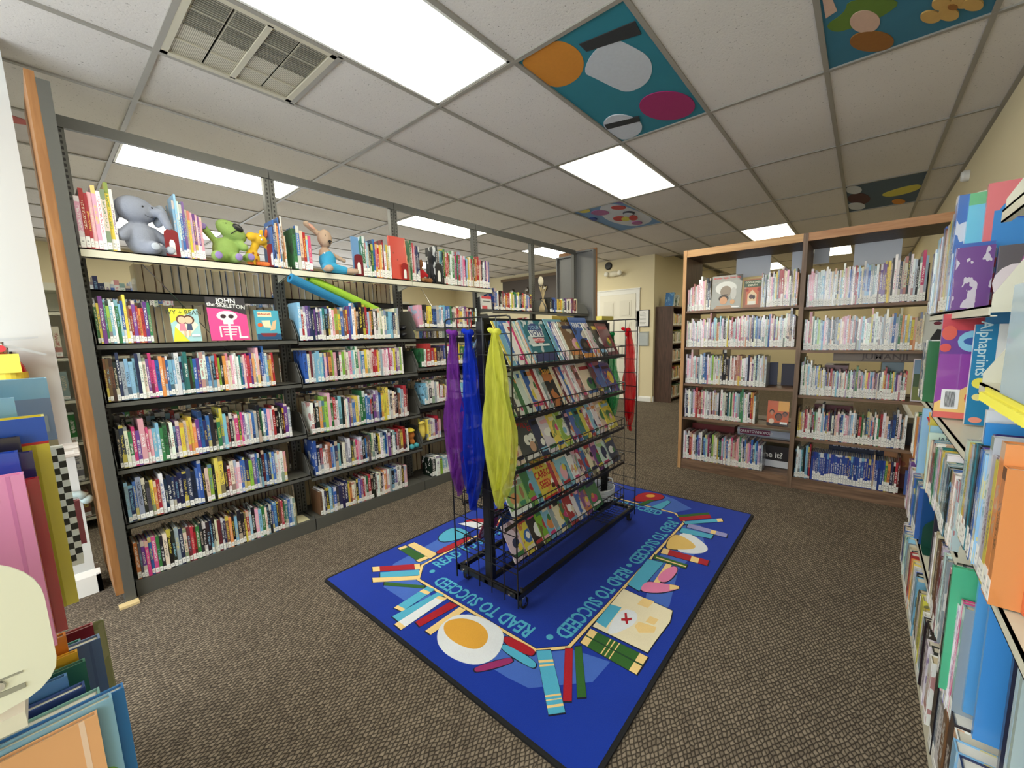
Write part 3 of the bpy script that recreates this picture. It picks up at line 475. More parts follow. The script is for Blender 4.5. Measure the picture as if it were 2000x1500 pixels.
# ================================================================== BOOKS
WHT = {c for c in 'wezxqj'}
def jit(c, a=14):
    g = sum(c) / 3; c = tuple(v * .80 + g * .20 for v in c)
    d = rnd.uniform(-a, a); return tuple(max(0, min(255, v + d + rnd.uniform(-a, a) * .6)) for v in c)
SEC = 'wkeynrwbwo'
def second(code):
    if code in 'wezxqjyl': return PAL[rnd.choice('nkrbvtgmuo')]
    return PAL[rnd.choice('wweycwjk')]
def book_geo(t, h, d, c1, c2, seed, lab, cov, pag, stk, pagecol=None):
    """cov/pag/stk: mesh builders that receive cover, pages and sticker geometry (spine on local -y)"""
    b = min(.0025, t * .18)
    cov.col = (*lin(c1), 1); cov.col2 = (*lin(c2), seed)
    cov.box(0, t, 0, .003, 0, h, 0, True); cov.box(0, b, .003, d, 0, h, 0, True); cov.box(t - b, t, .003, d, 0, h, 0, True)
    pag.col = (*lin(pagecol or rnd.choice([(232,226,208), (240,238,230), (222,208,176)])), 1); pag.col2 = (0, 0, 0, 0)
    pm = 1 if pag is cov else 0; e = min(.004, d * .05)
    pag.box(b, t - b, .003, d - e, .003, h - e, pm)
    if lab:
        stk.col = (1, 1, 1, 1); stk.col2 = (0, 0, 0, 0); sm = 2 if stk is cov else 0
        z0 = .004 + rnd.uniform(0, .004); z1 = z0 + lab * rnd.choice([.62, .75, .8, .9, 1.0, 1.0])
        i = len(stk.f); x0, x1 = (t * .04, t * .96)
        stk.box(x0, x1, -.0006, 0, z0, z1, sm, True)
STUFF = MB()
nb = [0]
def one_book(loc, rz, t, h, d, code, lean=0.0, lab=.03, indiv=True, label=None, group=None, rx=0.0, c1=None, c2=None, flip=False, name='book', cat='book', sd=None):
    c1 = c1 or jit(PAL[code]); c2 = c2 or jit(second(code), 8); seed = rnd.random() if sd is None else sd
    Mx = Matrix.Translation(loc) @ Matrix.Rotation(rz, 4, 'Z') @ Matrix.Rotation(rx, 4, 'X') @ Matrix.Rotation(lean, 4, 'Y')
    if indiv:
        nb[0] += 1
        root = thing(name, label, cat, group=group); root.matrix_world = Mx
        cv, pg, st = MB(), MB(), MB(); book_geo(t, h, d, c1, c2, seed, lab, cv, pg, st)
        cv.build('cover', BOOK, root); pg.build('page_block', PAGES, root)
        if lab: st.build('spine_sticker', STICK, root)
        return root
    STUFF.T = Mx; book_geo(t, h, d, c1, c2, seed, lab, STUFF, STUFF, STUFF, (212, 196, 166) if flip else None)
def ordn(n):
    return '%d%s' % (n, 'th' if 10 <= n % 100 <= 20 else {1: 'st', 2: 'nd', 3: 'rd'}.get(n % 10, 'th'))
def row(codes, start, rz, length, h, d, place=None, group=None, indiv=False, hv=.02, lab=.03, flip=False, leanp=.0, tmin=.012, cat='book', jd=.008, Lean=0.0, tops=None, nm='book'):
    """codes: one letter per book, capital = taller, '.' = gap; fills `length` from `start` going along the row's local +x"""
    ws = [rnd.uniform(.7, 1.3) * (1.25 if c.isupper() else 1) * (.8 if c in ' ' else 1) for c in codes]
    tot = sum(ws); x = 0; ca, sa = math.cos(rz), math.sin(rz); n = 0; prev = h
    cnt = {}
    for k, c in enumerate(codes):
        t = ws[k] / tot * length
        if c != '.':
            n += 1; hh = h * (1.17 if c.isupper() else 1) + rnd.uniform(-hv, hv)
            if tops: hh = tops(x / length) * (1.12 if c.isupper() else 1) + rnd.uniform(-hv, hv) * .5
            dy = rnd.uniform(0, jd); ln = Lean if Lean else 0
            loc = (start[0] + ca * x - sa * dy, start[1] + sa * x + ca * dy, start[2])
            lbl = None
            if indiv:
                sz = 'tall ' if c.isupper() else ('thin ' if ws[k] < .82 else ('thick ' if ws[k] > 1.2 else ''))
                lbl = '%s%s book, %s from left on %s' % (sz, NAM[c.lower()], ordn(n), place)
            dd = d + rnd.uniform(-.012, .0)
            one_book(loc, rz, t * .97, hh, dd, c.lower(), ln, lab if rnd.random() < .93 else 0, indiv, lbl, group, flip=flip, name=nm, cat=cat)
        x += t
S0, S1 = -1.575, -.645
D = .15; yb = YF + .006
G1 = 'books on the near bay of dark shelving'
def sec(codes, xa, xb, z, h, place, indiv=True, **k): row(codes, (xa, yb, z), 0, xb - xa, h, D, ('%s shelf of near dark bay' % place if 'cream' not in place else place.replace('cream top', 'cream top shelf').replace('shelf shelf', 'shelf')) if indiv else None, G1 if indiv else None, indiv, **k)
# bay 1 (nearest): rows transcribed from left to right
sec('gyVglcwGcbYarvrorvg', -1.560, -1.355, 1.332, .195, 'second', tmin=0)
sec('aaakNscccNWevMmboobccWntTkgbvQWbskrlkoeepwwwtbpmrvowPabBcyor', -1.560, -.80, 1.043, .205, 'third', hv=.012, lab=.028)
sec('kNegmvPmpccggkwnvyjyyovBnbKkgYcrkemgmvwzebsKgwbpwRkkkuVs', -1.555, -.735, .696, .198, 'fourth', lab=.03)
sec('snbSkdyorWnnnnnnnnbBkjlkYYkreppbbnlvbgkUbncbwwwp', -1.558, -.79, .407, .205, 'fifth', lab=.03)
sec('odvmbmgkeKkSneurrgkkknKeudnaoKcKkyrcKpcgekkbbkargtbce', -1.560, -.765, .087, .180, 'bottom', lab=.034, tops=lambda t: .205 - .02 * t)
# series on the cream top shelf
sec('pRrpPweYw', -1.565, -1.43, 1.783, .25, 'cream top', hv=.02, lab=.05, tops=lambda t: .24 + .05 * t)
sec('cCqbVeypvpvp', -1.205, -1.085, 1.783, .19, 'cream top shelf by elephant', tops=lambda t: .30 - .09 * t, lab=.045)
sec('bnBkeoBwAjow', -.735, -.655, 1.783, .21, 'cream top shelf beside giraffe', tops=lambda t: .25 + .04 * t - .08 * (t > .8), lab=.05)
# bay 2 (second)
def s2(codes, xa, xb, z, h, place, **k): row(codes, (xa, yb, z), 0, xb - xa, h, D, 'the %s shelf of second dark bay' % place, 'books on the second bay of dark shelving', k.pop('indiv', False), **k)
s2('CrwvnnvnvctknwplybarvbWonKKrcokwkwewecccnes', -.625, .135, 1.322, .22, 'second')
s2('BeuscccbpvolpkwlewpcwGpcbyeerryjsppwmmwyvelw', -.620, .150, 1.036, .165, 'third', tops=lambda t: .205)
s2('wkkolLPgrwckewvebywgGbbrkvWbyyYqkeuKacsRu', -.605, .175, .682, .22, 'fourth')
s2('BnrwhhbcNckeswkempzkbadgenkywtbwvkwkrayrkw', -.610, .155, .386, .195, 'fifth')
s2('awnkcbbdnnNyowekbvrwgrkkuwekwopwskbvwwkpp', -.600, .120, .087, .18, 'bottom', tops=lambda t: .18 + .01 * t)
G0 = 'books on the cream top shelf, bay two and three'
def top(codes, xa, xb, **k): row(codes, (xa, yb, 1.783), 0, xb - xa, k.pop('h', .2), D, 'top shelf, %s' % k.pop('pl'), G0, True, **k)
top('gBjrcm', -.61, -.50, pl='second bay before rabbit', h=.24, lab=.05)
top('GwcekgBmrojRwyew', -.135, .10, pl='second bay after rabbit', lab=.055, tops=lambda t: .245)
top('GwRpwnnn', .275, .37, pl='third bay after red book', lab=.06, h=.27)
top('KdctkGrrgwGsmgRzpmkcyerGaorRerkwsvpb', .54, 1.19, pl='third bay', lab=.06, tops=lambda t: .27 - .02 * t)
# bays 3-5, joined with the remaining books
def st(codes, xa, xb, z, h, **k): row(codes, (xa, yb, z), 0, xb - xa, h, D, **k)
def rc_(n, pool='kwbrgyecvnotspmaujwwe'): 
    return ''.join((c.upper() if rnd.random() < .12 else c) for c in (rnd.choice(pool) for _ in range(n)))
st('Pkkyynbscwcbbgkjroyevrnrkkw', .33, 1.0, 1.407, .175); st('gwRrrknbwmcyyggyykygcby', .33, 1.12, 1.074, .17, lab=.045); st('ccwkWsw', .34, .5, .75, .17, lab=.045); st('rwwaee', .5, .6, .75, .15)
st('yewvrp', .36, .5, .43, .18); st('kwlcwpgkwwekppwwgbj', .38, 1.1, .087, .16, lab=.045)
st('Bbwukeueorrwyegbwybkryebpbu', 1.25, 1.85, 1.583, .175); st('kknbbyyoyekvwkewvurue', 2.2, 2.8, 1.583, .165)
for x0 in (1.23, 2.16):
    for z in (1.30, 1.0, .68, .38, .087): st(rc_(32), x0, x0 + rnd.uniform(.6, .85), z + .002, .17)
for z in (.75, .43): st(rc_(14), .7, 1.15, z, .16)
# rear side of the range: fore-edges towards us
for i in range(3):
    for z in (1.615, 1.315, 1.0, .68, .38, .087):
        xa = XS[i] + (.22 if i == 0 and z > 1.5 else .04)
        if i == 0 and z < .2: xa = XS[i] + .45
        if i == 2 and z > 1.3 and z < 1.5: continue
        if i == 2 and z > 1.6: continue
        n_ = 18; xb = XS[i+1] - .03
        row(''.join(rnd.choice('aadeskjukaandw') for _ in range(n_)), (xb, YB - .012, z), PI, xb - xa, .235 if z < 1.6 else .16, .165, flip=True, lab=.03, hv=.012)
row('kdkgwwkwkknarwk', (-1.555, YP + .03, .756), 0, .32, .165, .14)
# cream range beyond
for i in range(6):
    x0 = -2.46 + .93 * i
    for z in (1.56, 1.25, .955, .655, .37, .1):
        if z > 1.5 and i > 3: continue
        row(rc_(20, 'kkunarsgbwweev' if z < 1.5 else 'zbswn'), (x0 + .02, 2.73, z), 0, .8 if z < 1.5 else .5, .215, .16, lab=.03)
# wooden bookcase (spines face the camera side, -X)
def bk(codes, ya, yb_, z, h, x=BX + .03, **k):
    codes = codes if 'i' in codes else ''.join(c + (rnd.choice('wzexpqswj') if rnd.random() < .3 else '') for c in codes)
    k.setdefault('hv', .03 if 'i' not in codes else .002); row(codes, (x, ya, z), -PI / 2, ya - yb_, h, .17, **k)
bk('pzwphqWWpjk', -.20, -.375, 1.505, .20, tops=lambda t: .20 + .09 * t, lab=.05)
bk('nk', -.375, -.40, 1.505, .25); bk('zks', -.795, -.83, 1.505, .26)
bk('wwpvysRRjewkeyo', -.835, -1.05, 1.505, .265, lab=.055)
bk('pswezqqwwpxwRvwvcoCwkkwyxwRqmWwmqwzzjvnebbwWwzbwvqpzwwwKwu', -.20, -1.05, 1.172, .245, lab=.065, hv=.03)
bk('xwPznswBbwezlwwzcewKKkdwhhhhpwwnvnwwj', -.20, -.865, .832, .255, lab=.05, hv=.02)
bk('wnwzRhrpwwuezwkWwktgemcsgGwwwkro', -.20, -.80, .507, .17, lab=.04, tops=lambda t: .26)
bk('wpwKRwnbVwkbcmkklewykgcjbwmjhpgwnbpmbkcbv', -.20, -.875, .093, .25, lab=.055)
bk('zpPpwxzwczWwzjwwkcWpwbwrrcbBbwswhvvvyyKWnEKWzkwM', -1.11, -1.78, 1.487, .23, lab=.06, tops=lambda t: .26 + .03 * t)
bk('wwRgzlbwkwkkyeppopwhnuwcqYnWwzWwzbsGosyyjjj', -1.11, -1.79, 1.149, .245, lab=.05, hv=.02)
bk('wGwEcWwbYywbuRvcvwtwmwgqwvsGkpceymbuvnwyRsmgtyvpkr', -1.11, -1.735, .787, .17, lab=.075, tops=lambda t: .27 - .07 * min(1, t * 4))
bk('ayoermwkrgWwCwbbrnnjkbwscwkrgkbbrtgRWbnBKwkjw', -1.11, -1.76, .432, .23, lab=.07)
bk('kwctk', -1.11, -1.18, .094, .25, lab=.05); bk('ccnr', -1.18, -1.215, .094, .27)
bk('i' * 30, -1.22, -1.60, .094, .235, lab=.07, hv=.002, jd=.002); bk('Jii', -1.6, -1.63, .094, .23); bk('iiigonkrU', -1.63, -1.75, .094, .235, lab=.07)
for z in (.08, .42, .76, 1.1, 1.43): row(rc_(24, 'wweeyogkjr'), (5.79, 1.22, z), 0, .75, .2, .15, lab=.04)
row('bcwzwk', (5.85, 1.24, 1.78), 0, .1, .24, .15, Lean=.2); row('wwk', (6.05, 1.24, 1.78), 0, .1, .22, .15, Lean=.35)
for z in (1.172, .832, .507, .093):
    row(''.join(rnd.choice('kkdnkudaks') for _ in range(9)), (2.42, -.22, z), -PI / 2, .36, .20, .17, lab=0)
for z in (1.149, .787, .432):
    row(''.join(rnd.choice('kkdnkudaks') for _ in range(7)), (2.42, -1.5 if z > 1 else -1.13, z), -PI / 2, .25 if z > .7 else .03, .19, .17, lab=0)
def finish_books():
    o = STUFF.build('shelved_books', [BOOK, PAGES, STICK]); tag(o, 'remaining shelved library books on the further bays and bookcases', 'books', kind='stuff')

finish_books()
# ================================================================== RUG
RUGC = dict(peri=(66, 104, 192), tan=(236, 205, 140), green=(48, 98, 40), dgreen=(30, 66, 40), redb=(168, 24, 40), cyan=(80, 172, 205), white=(222, 228, 236), gold=(222, 165, 62), gold2=(226, 190, 110), plum=(150, 45, 105), cream=(232, 222, 192), pink=(228, 130, 175), lilac=(150, 150, 205))
rm = {k: rug_material('rug_' + k, v) for k, v in RUGC.items()}; rm['dark'] = rug_material('rug_outline', (24, 26, 48))
rg = thing('storytime_rug', 'royal blue rectangular rug with book motifs and READ TO SUCCEED lettering', 'rug')
RX0, RX1, RY0, RY1 = -.895, 1.40, -.965, .72
m = MB(); q = .05
for a, b_ in ((.0, 1),): m.prism([(RX0 + q * .4, RY0), (RX1 - q * .4, RY0), (RX1, RY0 + q * .4), (RX1, RY1 - q * .4), (RX1 - q * .4, RY1), (RX0 + q * .4, RY1), (RX0, RY1 - q * .4), (RX0, RY0 + q * .4)], 0.0005, .010, 'z')
m.build('bound_edge', M('rug_binding', (14, 15, 20), .9), rg)
m = MB(); e = .016; m.box(RX0 + e, RX1 - e, RY0 + e, RY1 - e, .004, .012); m.build('pile', rug_material('rug_blue', (18, 52, 158)), rg)
ch = .10; ox0, ox1, oy0, oy1 = -.572, 1.085, -.618, .396
def octo(d): c = ch - d * .6; return [(ox0 + d, oy0 + d + c), (ox0 + d + c, oy0 + d), (ox1 - d - c, oy0 + d), (ox1 - d, oy0 + d + c), (ox1 - d, oy1 - d - c), (ox1 - d - c, oy1 - d), (ox0 + d + c, oy1 - d), (ox0 + d, oy1 - d - c)]
def ring(name, d0, d1, z, mat):
    A, B_ = octo(d0), octo(d1); b = MB()
    for k in range(8):
        j = (k + 1) % 8; b.prism([A[k], A[j], B_[j], B_[k]], .0115, z, 'z')
    b.build(name, mat, rg)
ring('octagon_outline', -.009, .013, .0126, rm['dark']); ring('octagon_border', -.005, .009, .0132, rm['tan'])
RUG = [('peri',0,[(-0.725,0.389),(-0.566,0.543),(-0.448,0.548),(-0.224,0.565),(-0.134,0.462),(-0.423,0.408),(-0.567,0.297),(-0.613,0.168),(-0.612,0.053),(-0.722,0.194)]),('peri',0,[(-0.709,-0.066),(-0.555,-0.141),(-0.571,-0.355),(-0.577,-0.532),(-0.471,-0.636),(-0.432,-0.789),(-0.56,-0.782),(-0.732,-0.609),(-0.747,-0.512),(-0.751,-0.421)]),('peri',0,[(0.862,-0.617),(0.987,-0.648),(0.998,-0.717),(0.744,-0.818),(0.385,-0.78),(0.06,-0.849),(-0.056,-0.851),(-0.078,-0.775),(0.128,-0.71),(0.397,-0.65)]),('peri',0,[(1.036,-0.226),(1.194,-0.264),(1.363,-0.304),(1.337,-0.42),(1.232,-0.587),(1.071,-0.498),(1.041,-0.395)]),('tan',1,[(-0.387,0.663),(-0.339,0.655),(-0.337,0.424),(-0.398,0.415)]),('green',1,[(-0.448,0.676),(-0.398,0.667),(-0.398,0.423),(-0.462,0.436)]),('tan',1,[(-0.448,0.676),(-0.398,0.667),(-0.399,0.637),(-0.45,0.647)]),('tan',1,[(-0.399,0.456),(-0.398,0.423),(-0.462,0.436),(-0.462,0.466)]),('redb',1,[(-0.661,0.61),(-0.47,0.419),(-0.502,0.369),(-0.685,0.563)]),('tan',0,[(-0.661,0.61),(-0.633,0.581),(-0.658,0.535),(-0.685,0.563)]),('tan',0,[(-0.493,0.441),(-0.47,0.419),(-0.502,0.369),(-0.524,0.39)]),('cyan',1,[(-0.663,0.524),(-0.511,0.369),(-0.542,0.322),(-0.69,0.479)]),('tan',1,[(-0.719,0.51),(-0.544,0.318),(-0.573,0.298),(-0.739,0.47)]),('green',1,[(-0.698,0.423),(-0.581,0.219),(-0.603,0.209),(-0.716,0.398)]),('cyan',1,[(-0.787,0.195),(-0.578,0.205),(-0.569,0.151),(-0.778,0.139)]),('tan',0,[(-0.787,0.195),(-0.765,0.196),(-0.758,0.141),(-0.778,0.139)]),('tan',0,[(-0.632,0.202),(-0.607,0.203),(-0.599,0.15),(-0.622,0.147)]),('cyan',1,[(-0.828,0.146),(-0.577,0.122),(-0.571,0.077),(-0.83,0.088)]),('white',1,[(-0.852,0.091),(-0.593,0.093),(-0.577,0.044),(-0.854,0.035)]),('tan',0,[(-0.852,0.091),(-0.829,0.091),(-0.83,0.036),(-0.854,0.035)]),('tan',0,[(-0.615,0.093),(-0.593,0.093),(-0.577,0.044),(-0.6,0.042)]),('redb',1,[(-0.782,0.027),(-0.59,0.011),(-0.581,-0.041),(-0.789,-0.016)]),('tan',1,[(-0.789,-0.057),(-0.584,-0.056),(-0.579,-0.097),(-0.789,-0.096)]),('white',0,[(-0.775,-0.118),(-0.718,-0.078),(-0.618,-0.085),(-0.561,-0.207),(-0.567,-0.338),(-0.65,-0.4),(-0.73,-0.413),(-0.794,-0.364),(-0.821,-0.261),(-0.811,-0.177)]),('gold',1,[(-0.717,-0.092),(-0.674,-0.087),(-0.621,-0.135),(-0.6,-0.217),(-0.621,-0.292),(-0.673,-0.331),(-0.728,-0.321),(-0.754,-0.239),(-0.751,-0.149)]),('white',0,[(-0.722,-0.328),(-0.683,-0.328),(-0.655,-0.354),(-0.673,-0.39),(-0.719,-0.39),(-0.741,-0.361)]),('redb',1,[(-0.6,-0.361),(-0.58,-0.376),(-0.568,-0.513),(-0.594,-0.528),(-0.613,-0.514),(-0.626,-0.391)]),('cyan',1,[(-0.639,-0.384),(-0.622,-0.4),(-0.616,-0.556),(-0.645,-0.573),(-0.657,-0.549),(-0.659,-0.408)]),('plum',1,[(-0.791,-0.38),(-0.668,-0.454),(-0.667,-0.474),(-0.684,-0.485),(-0.801,-0.41),(-0.805,-0.391)]),('cyan',1,[(-0.572,-0.522),(-0.531,-0.566),(-0.73,-0.771),(-0.774,-0.731)]),('tan',0,[(-0.607,-0.559),(-0.566,-0.602),(-0.575,-0.611),(-0.616,-0.568)]),('tan',0,[(-0.623,-0.575),(-0.581,-0.618),(-0.588,-0.625),(-0.63,-0.582)]),('tan',0,[(-0.721,-0.676),(-0.677,-0.717),(-0.683,-0.722),(-0.726,-0.682)]),('tan',0,[(-0.734,-0.69),(-0.69,-0.73),(-0.694,-0.733),(-0.737,-0.693)]),('tan',0,[(-0.75,-0.706),(-0.706,-0.746),(-0.713,-0.753),(-0.757,-0.714)]),('redb',1,[(-0.488,-0.609),(-0.468,-0.634),(-0.679,-0.765),(-0.699,-0.74)]),('green',1,[(-0.456,-0.636),(-0.433,-0.656),(-0.631,-0.797),(-0.655,-0.773)]),('green',1,[(-0.42,-0.642),(-0.321,-0.633),(-0.318,-0.897),(-0.427,-0.898)]),('tan',0,[(-0.42,-0.642),(-0.321,-0.633),(-0.321,-0.668),(-0.42,-0.676)]),('tan',0,[(-0.426,-0.866),(-0.318,-0.863),(-0.318,-0.897),(-0.427,-0.898)]),('tan',0,[(-0.422,-0.738),(-0.32,-0.731),(-0.32,-0.736),(-0.422,-0.743)]),('tan',0,[(-0.423,-0.756),(-0.32,-0.75),(-0.32,-0.755),(-0.423,-0.761)]),('tan',0,[(-0.423,-0.777),(-0.319,-0.771),(-0.319,-0.776),(-0.423,-0.781)]),('dgreen',0,[(-0.373,-0.638),(-0.376,-0.898),(-0.367,-0.897),(-0.366,-0.637)]),('cream',1,[(-0.301,-0.633),(0.035,-0.62),(0.021,-0.876),(-0.06,-0.893),(-0.226,-0.887),(-0.295,-0.887)]),('tan',0,[(-0.036,-0.726),(0.03,-0.729),(0.034,-0.783),(-0.032,-0.777)]),('tan',0,[(-0.128,-0.807),(-0.08,-0.808),(-0.077,-0.848),(-0.124,-0.846)]),('tan',0,[(-0.185,-0.78),(-0.146,-0.783),(-0.131,-0.859),(-0.17,-0.865),(-0.212,-0.812)]),('cyan',1,[(-0.267,-0.63),(-0.116,-0.624),(-0.104,-0.678),(-0.274,-0.684)]),('white',1,[(-0.302,-0.697),(-0.116,-0.676),(-0.082,-0.749),(-0.166,-0.782),(-0.292,-0.731)]),('redb',0,[(-0.132,-0.706),(-0.125,-0.714),(-0.158,-0.733),(-0.141,-0.747),(-0.155,-0.753),(-0.172,-0.742),(-0.189,-0.752),(-0.196,-0.743),(-0.18,-0.733),(-0.19,-0.718),(-0.177,-0.711),(-0.164,-0.723)]),('cyan',1,[(0.083,-0.621),(0.378,-0.606),(0.395,-0.692),(0.067,-0.691)]),('tan',1,[(0.178,-0.719),(0.398,-0.707),(0.401,-0.737),(0.181,-0.747)]),('pink',1,[(0.076,-0.688),(0.167,-0.682),(0.197,-0.753),(0.234,-0.831),(0.21,-0.845),(0.127,-0.791),(0.08,-0.73)]),('pink',1,[(0.231,-0.716),(0.34,-0.723),(0.406,-0.754),(0.374,-0.784),(0.244,-0.782),(0.203,-0.751)]),('tan',0,[(0.216,-0.792),(0.229,-0.833),(0.208,-0.843),(0.17,-0.809)]),('green',1,[(0.451,-0.622),(0.458,-0.804),(0.411,-0.807),(0.404,-0.628)]),('tan',0,[(0.431,-0.637),(0.437,-0.805),(0.426,-0.806),(0.418,-0.639)]),('redb',1,[(0.553,-0.632),(0.574,-0.887),(0.514,-0.894),(0.487,-0.641)]),('tan',0,[(0.562,-0.795),(0.565,-0.838),(0.508,-0.846),(0.504,-0.804)]),('tan',0,[(0.553,-0.632),(0.555,-0.669),(0.491,-0.679),(0.487,-0.641)]),('white',0,[(0.801,-0.637),(0.838,-0.71),(0.731,-0.844),(0.655,-0.849),(0.587,-0.788),(0.566,-0.692)]),('gold2',1,[(0.572,-0.636),(0.709,-0.613),(0.787,-0.642),(0.712,-0.775),(0.647,-0.785),(0.558,-0.668)]),('cyan',1,[(0.882,-0.632),(0.905,-0.823),(0.846,-0.826),(0.81,-0.639)]),('lilac',1,[(0.973,-0.646),(0.975,-0.89),(0.918,-0.897),(0.911,-0.655)]),('tan',0,[(0.97,-0.795),(0.97,-0.825),(0.918,-0.83),(0.918,-0.801)]),('green',0,[(1.058,-0.542),(1.233,-0.702),(1.202,-0.721),(1.026,-0.564)]),('redb',0,[(1.026,-0.564),(1.202,-0.721),(1.154,-0.746),(0.978,-0.592)]),('cyan',1,[(0.979,-0.61),(1.188,-0.802),(1.144,-0.823),(0.948,-0.635)]),('tan',0,[(1.16,-0.776),(1.188,-0.802),(1.144,-0.823),(1.115,-0.796)]),('redb',1,[(1.169,-0.156),(1.323,-0.172),(1.372,-0.301),(1.307,-0.365),(1.204,-0.313),(1.094,-0.2)]),('gold',0,[(1.301,-0.282),(1.285,-0.284),(1.269,-0.279),(1.254,-0.27),(1.244,-0.256),(1.241,-0.241),(1.245,-0.229),(1.255,-0.22),(1.27,-0.218),(1.287,-0.222),(1.302,-0.232),(1.313,-0.246),(1.316,-0.26),(1.312,-0.273)]),('green',1,[(1.053,-0.236),(1.209,-0.276),(1.212,-0.31),(1.068,-0.282)]),('cyan',1,[(1.079,-0.338),(1.273,-0.391),(1.259,-0.422),(1.078,-0.414)]),('cyan',1,[(-0.195,0.6),(-0.034,0.621),(-0.026,0.452),(-0.117,0.439),(-0.242,0.509)]),('redb',1,[(-0.336,0.456),(-0.137,0.437),(-0.07,0.426),(-0.082,0.392),(-0.332,0.397)]),('white',1,[(0.007,0.622),(0.119,0.559),(0.147,0.328),(0.051,0.403)]),('redb',1,[(0.04,0.635),(0.175,0.572),(0.214,0.348),(0.159,0.339),(0.116,0.534)]),('tan',1,[(0.179,0.508),(0.253,0.469),(0.271,0.357),(0.204,0.36)])]
for n_, (c, ol, P) in enumerate(RUG):
    if len(P) > 4 and c in ('white', 'gold', 'gold2', 'pink', 'plum') or (c in ('redb', 'cyan') and len(P) in (5, 6, 14)): P = chaikin(P)
    zt = .0124 + n_ * .00003
    cx = sum(p[0] for p in P) / len(P); cy = sum(p[1] for p in P) / len(P)
    if ol:
        b = MB(); Q = [(cx + (p[0] - cx) * (1 + .006 / max(.02, math.hypot(p[0] - cx, p[1] - cy))), cy + (p[1] - cy) * (1 + .006 / max(.02, math.hypot(p[0] - cx, p[1] - cy)))) for p in P]
        b.prism(Q, .0115, zt - .00001, 'z'); b.build('motif_outline', rm['dark'], rg)
    b = MB(); b.prism(P, .0115, zt + .0008 * (ol or c != 'peri'), 'z'); b.build('rug_motif', rm[c], rg)
for cx, cy, dx, dy in ((-.50, -.115, 0, 1), (-.114, -.55, -1, 0), (.62, -.55, -1, 0), (-.10, .325, 1, 0), (.62, .325, 1, 0), (1.015, -.115, 0, -1)):
    T = Matrix(((dx, -dy, 0, cx), (dy, dx, 0, cy), (0, 0, 1, .0122), (0, 0, 0, 1)))
    text_part('rug_lettering', 'READ TO SUCCEED', .106, rm['cyan'], rg, T, .022, .70, .0012)
for cx, cy in ((-.473, -.519), (-.474, .297), (.255, -.548), (.985, -.515), (.255, .325), (.985, .30)):
    b = MB(); b.lathe([(.016, 0), (.016, .0012), (0, .0012)], (cx, cy, .0122), 12); b.build('rug_dot', rm['cyan'], rg)
# ================================================================== helpers for face-out books
def facebook(loc, w_, h, t, phi, lean, c1, c2=None, label=None, cat='book', group=None, yaw=0, name='book', lab=0, parent_art=None, sp=None):
    root = thing(name, label, cat, group=group)
    root.matrix_world = Matrix.Translation(loc) @ Matrix.Rotation(phi, 4, 'Z') @ Matrix.Rotation(-lean, 4, 'X') @ Matrix.Rotation(-PI / 2 + yaw, 4, 'Z')
    cv, pg, st_ = MB(), MB(), MB(); book_geo(t, h, w_, c1, c2 or jit(c1, 25), rnd.random() if sp is None else sp, lab, cv, pg, st_)
    cv.build('cover', BOOK, root); pg.build('page_block', PAGES, root)
    if lab: st_.build('spine_sticker', STICK, root)
    return root
def FT(x, y, z): return Matrix(((0, 0, 1, x), (1, 0, 0, y), (0, 1, 0, z), (0, 0, 0, 1)))
def fprint(root, t, polys):
    """polys: (colour, [(y,z)...]) printed on the front board"""
    for n_, (c, P) in enumerate(polys):
        if c is None: continue
        b = MB(); b.prism(P, t, t + .0003 * (n_ + 1), 'x'); nm_ = 'print_%02x%02x%02x' % tuple(int(v) for v in c)
        b.build('cover_print', M(nm_, c, .35), root)
def E_(cy, cz, ry, rz_, n=14): return [(cy + ry * math.cos(2 * PI * k / n), cz + rz_ * math.sin(2 * PI * k / n)) for k in range(n)]
def Q_(y0, y1, z0, z1): return [(y0, z0), (y1, z0), (y1, z1), (y0, z1)]
def ftext(root, t, txt, size, y, z, col, bold=.01, sx=1.0, rot=0):
    T = FT(t + .0008, y, z) @ Matrix.Rotation(rot, 4, 'Z'); text_part('title_lettering', txt, size, M('ink_%02x%02x%02x' % col, col, .4), root, T, bold, sx, .0004)
# ================================================================== WIRE RACK
rk = thing('wire_book_rack', 'black wheeled wire book rack with five tiers standing on the blue rug', 'book rack')
GX0, GX1, GY0, GY1, GC = -.45, .815, -.325, .105, -.11
WIRE = M('black_wire', (20, 20, 22), .35)
def wbar(b, p, q_, r_=.0026): b.tube([p, q_], r_, 5)
m = MB()
for y in (GY0 + .01, GY1 - .01): m.box(GX0, GX1, y - .012, y + .012, .088, .112)
for x in (GX0 + .012, GX1 - .012): m.box(x - .012, x + .012, GY0, GY1, .088, .112)
m.box(GX0, GX1, GC - .012, GC + .012, .09, .11)
m.build('base_frame', BLK, rk)
for x in (GX0 + .035, GX1 - .035):
    m = MB(); m.box(x - .012, x + .012, GC - .025, GC + .025, .112, 1.39); m.build('centre_post', BLK, rk)
m = MB(); m.box(GX0 + .03, GX1 - .03, GC - .012, GC + .012, 1.30, 1.405); m.build('top_beam', BLK, rk)
m = MB()
for k in range(14): z = .16 + k * .085; wbar(m, (GX0 + .04, GC, z), (GX1 - .04, GC, z))
for k in range(16): x = GX0 + .07 + k * .075; wbar(m, (x, GC, .11), (x, GC, 1.3))
m.build('centre_grid', WIRE, rk)
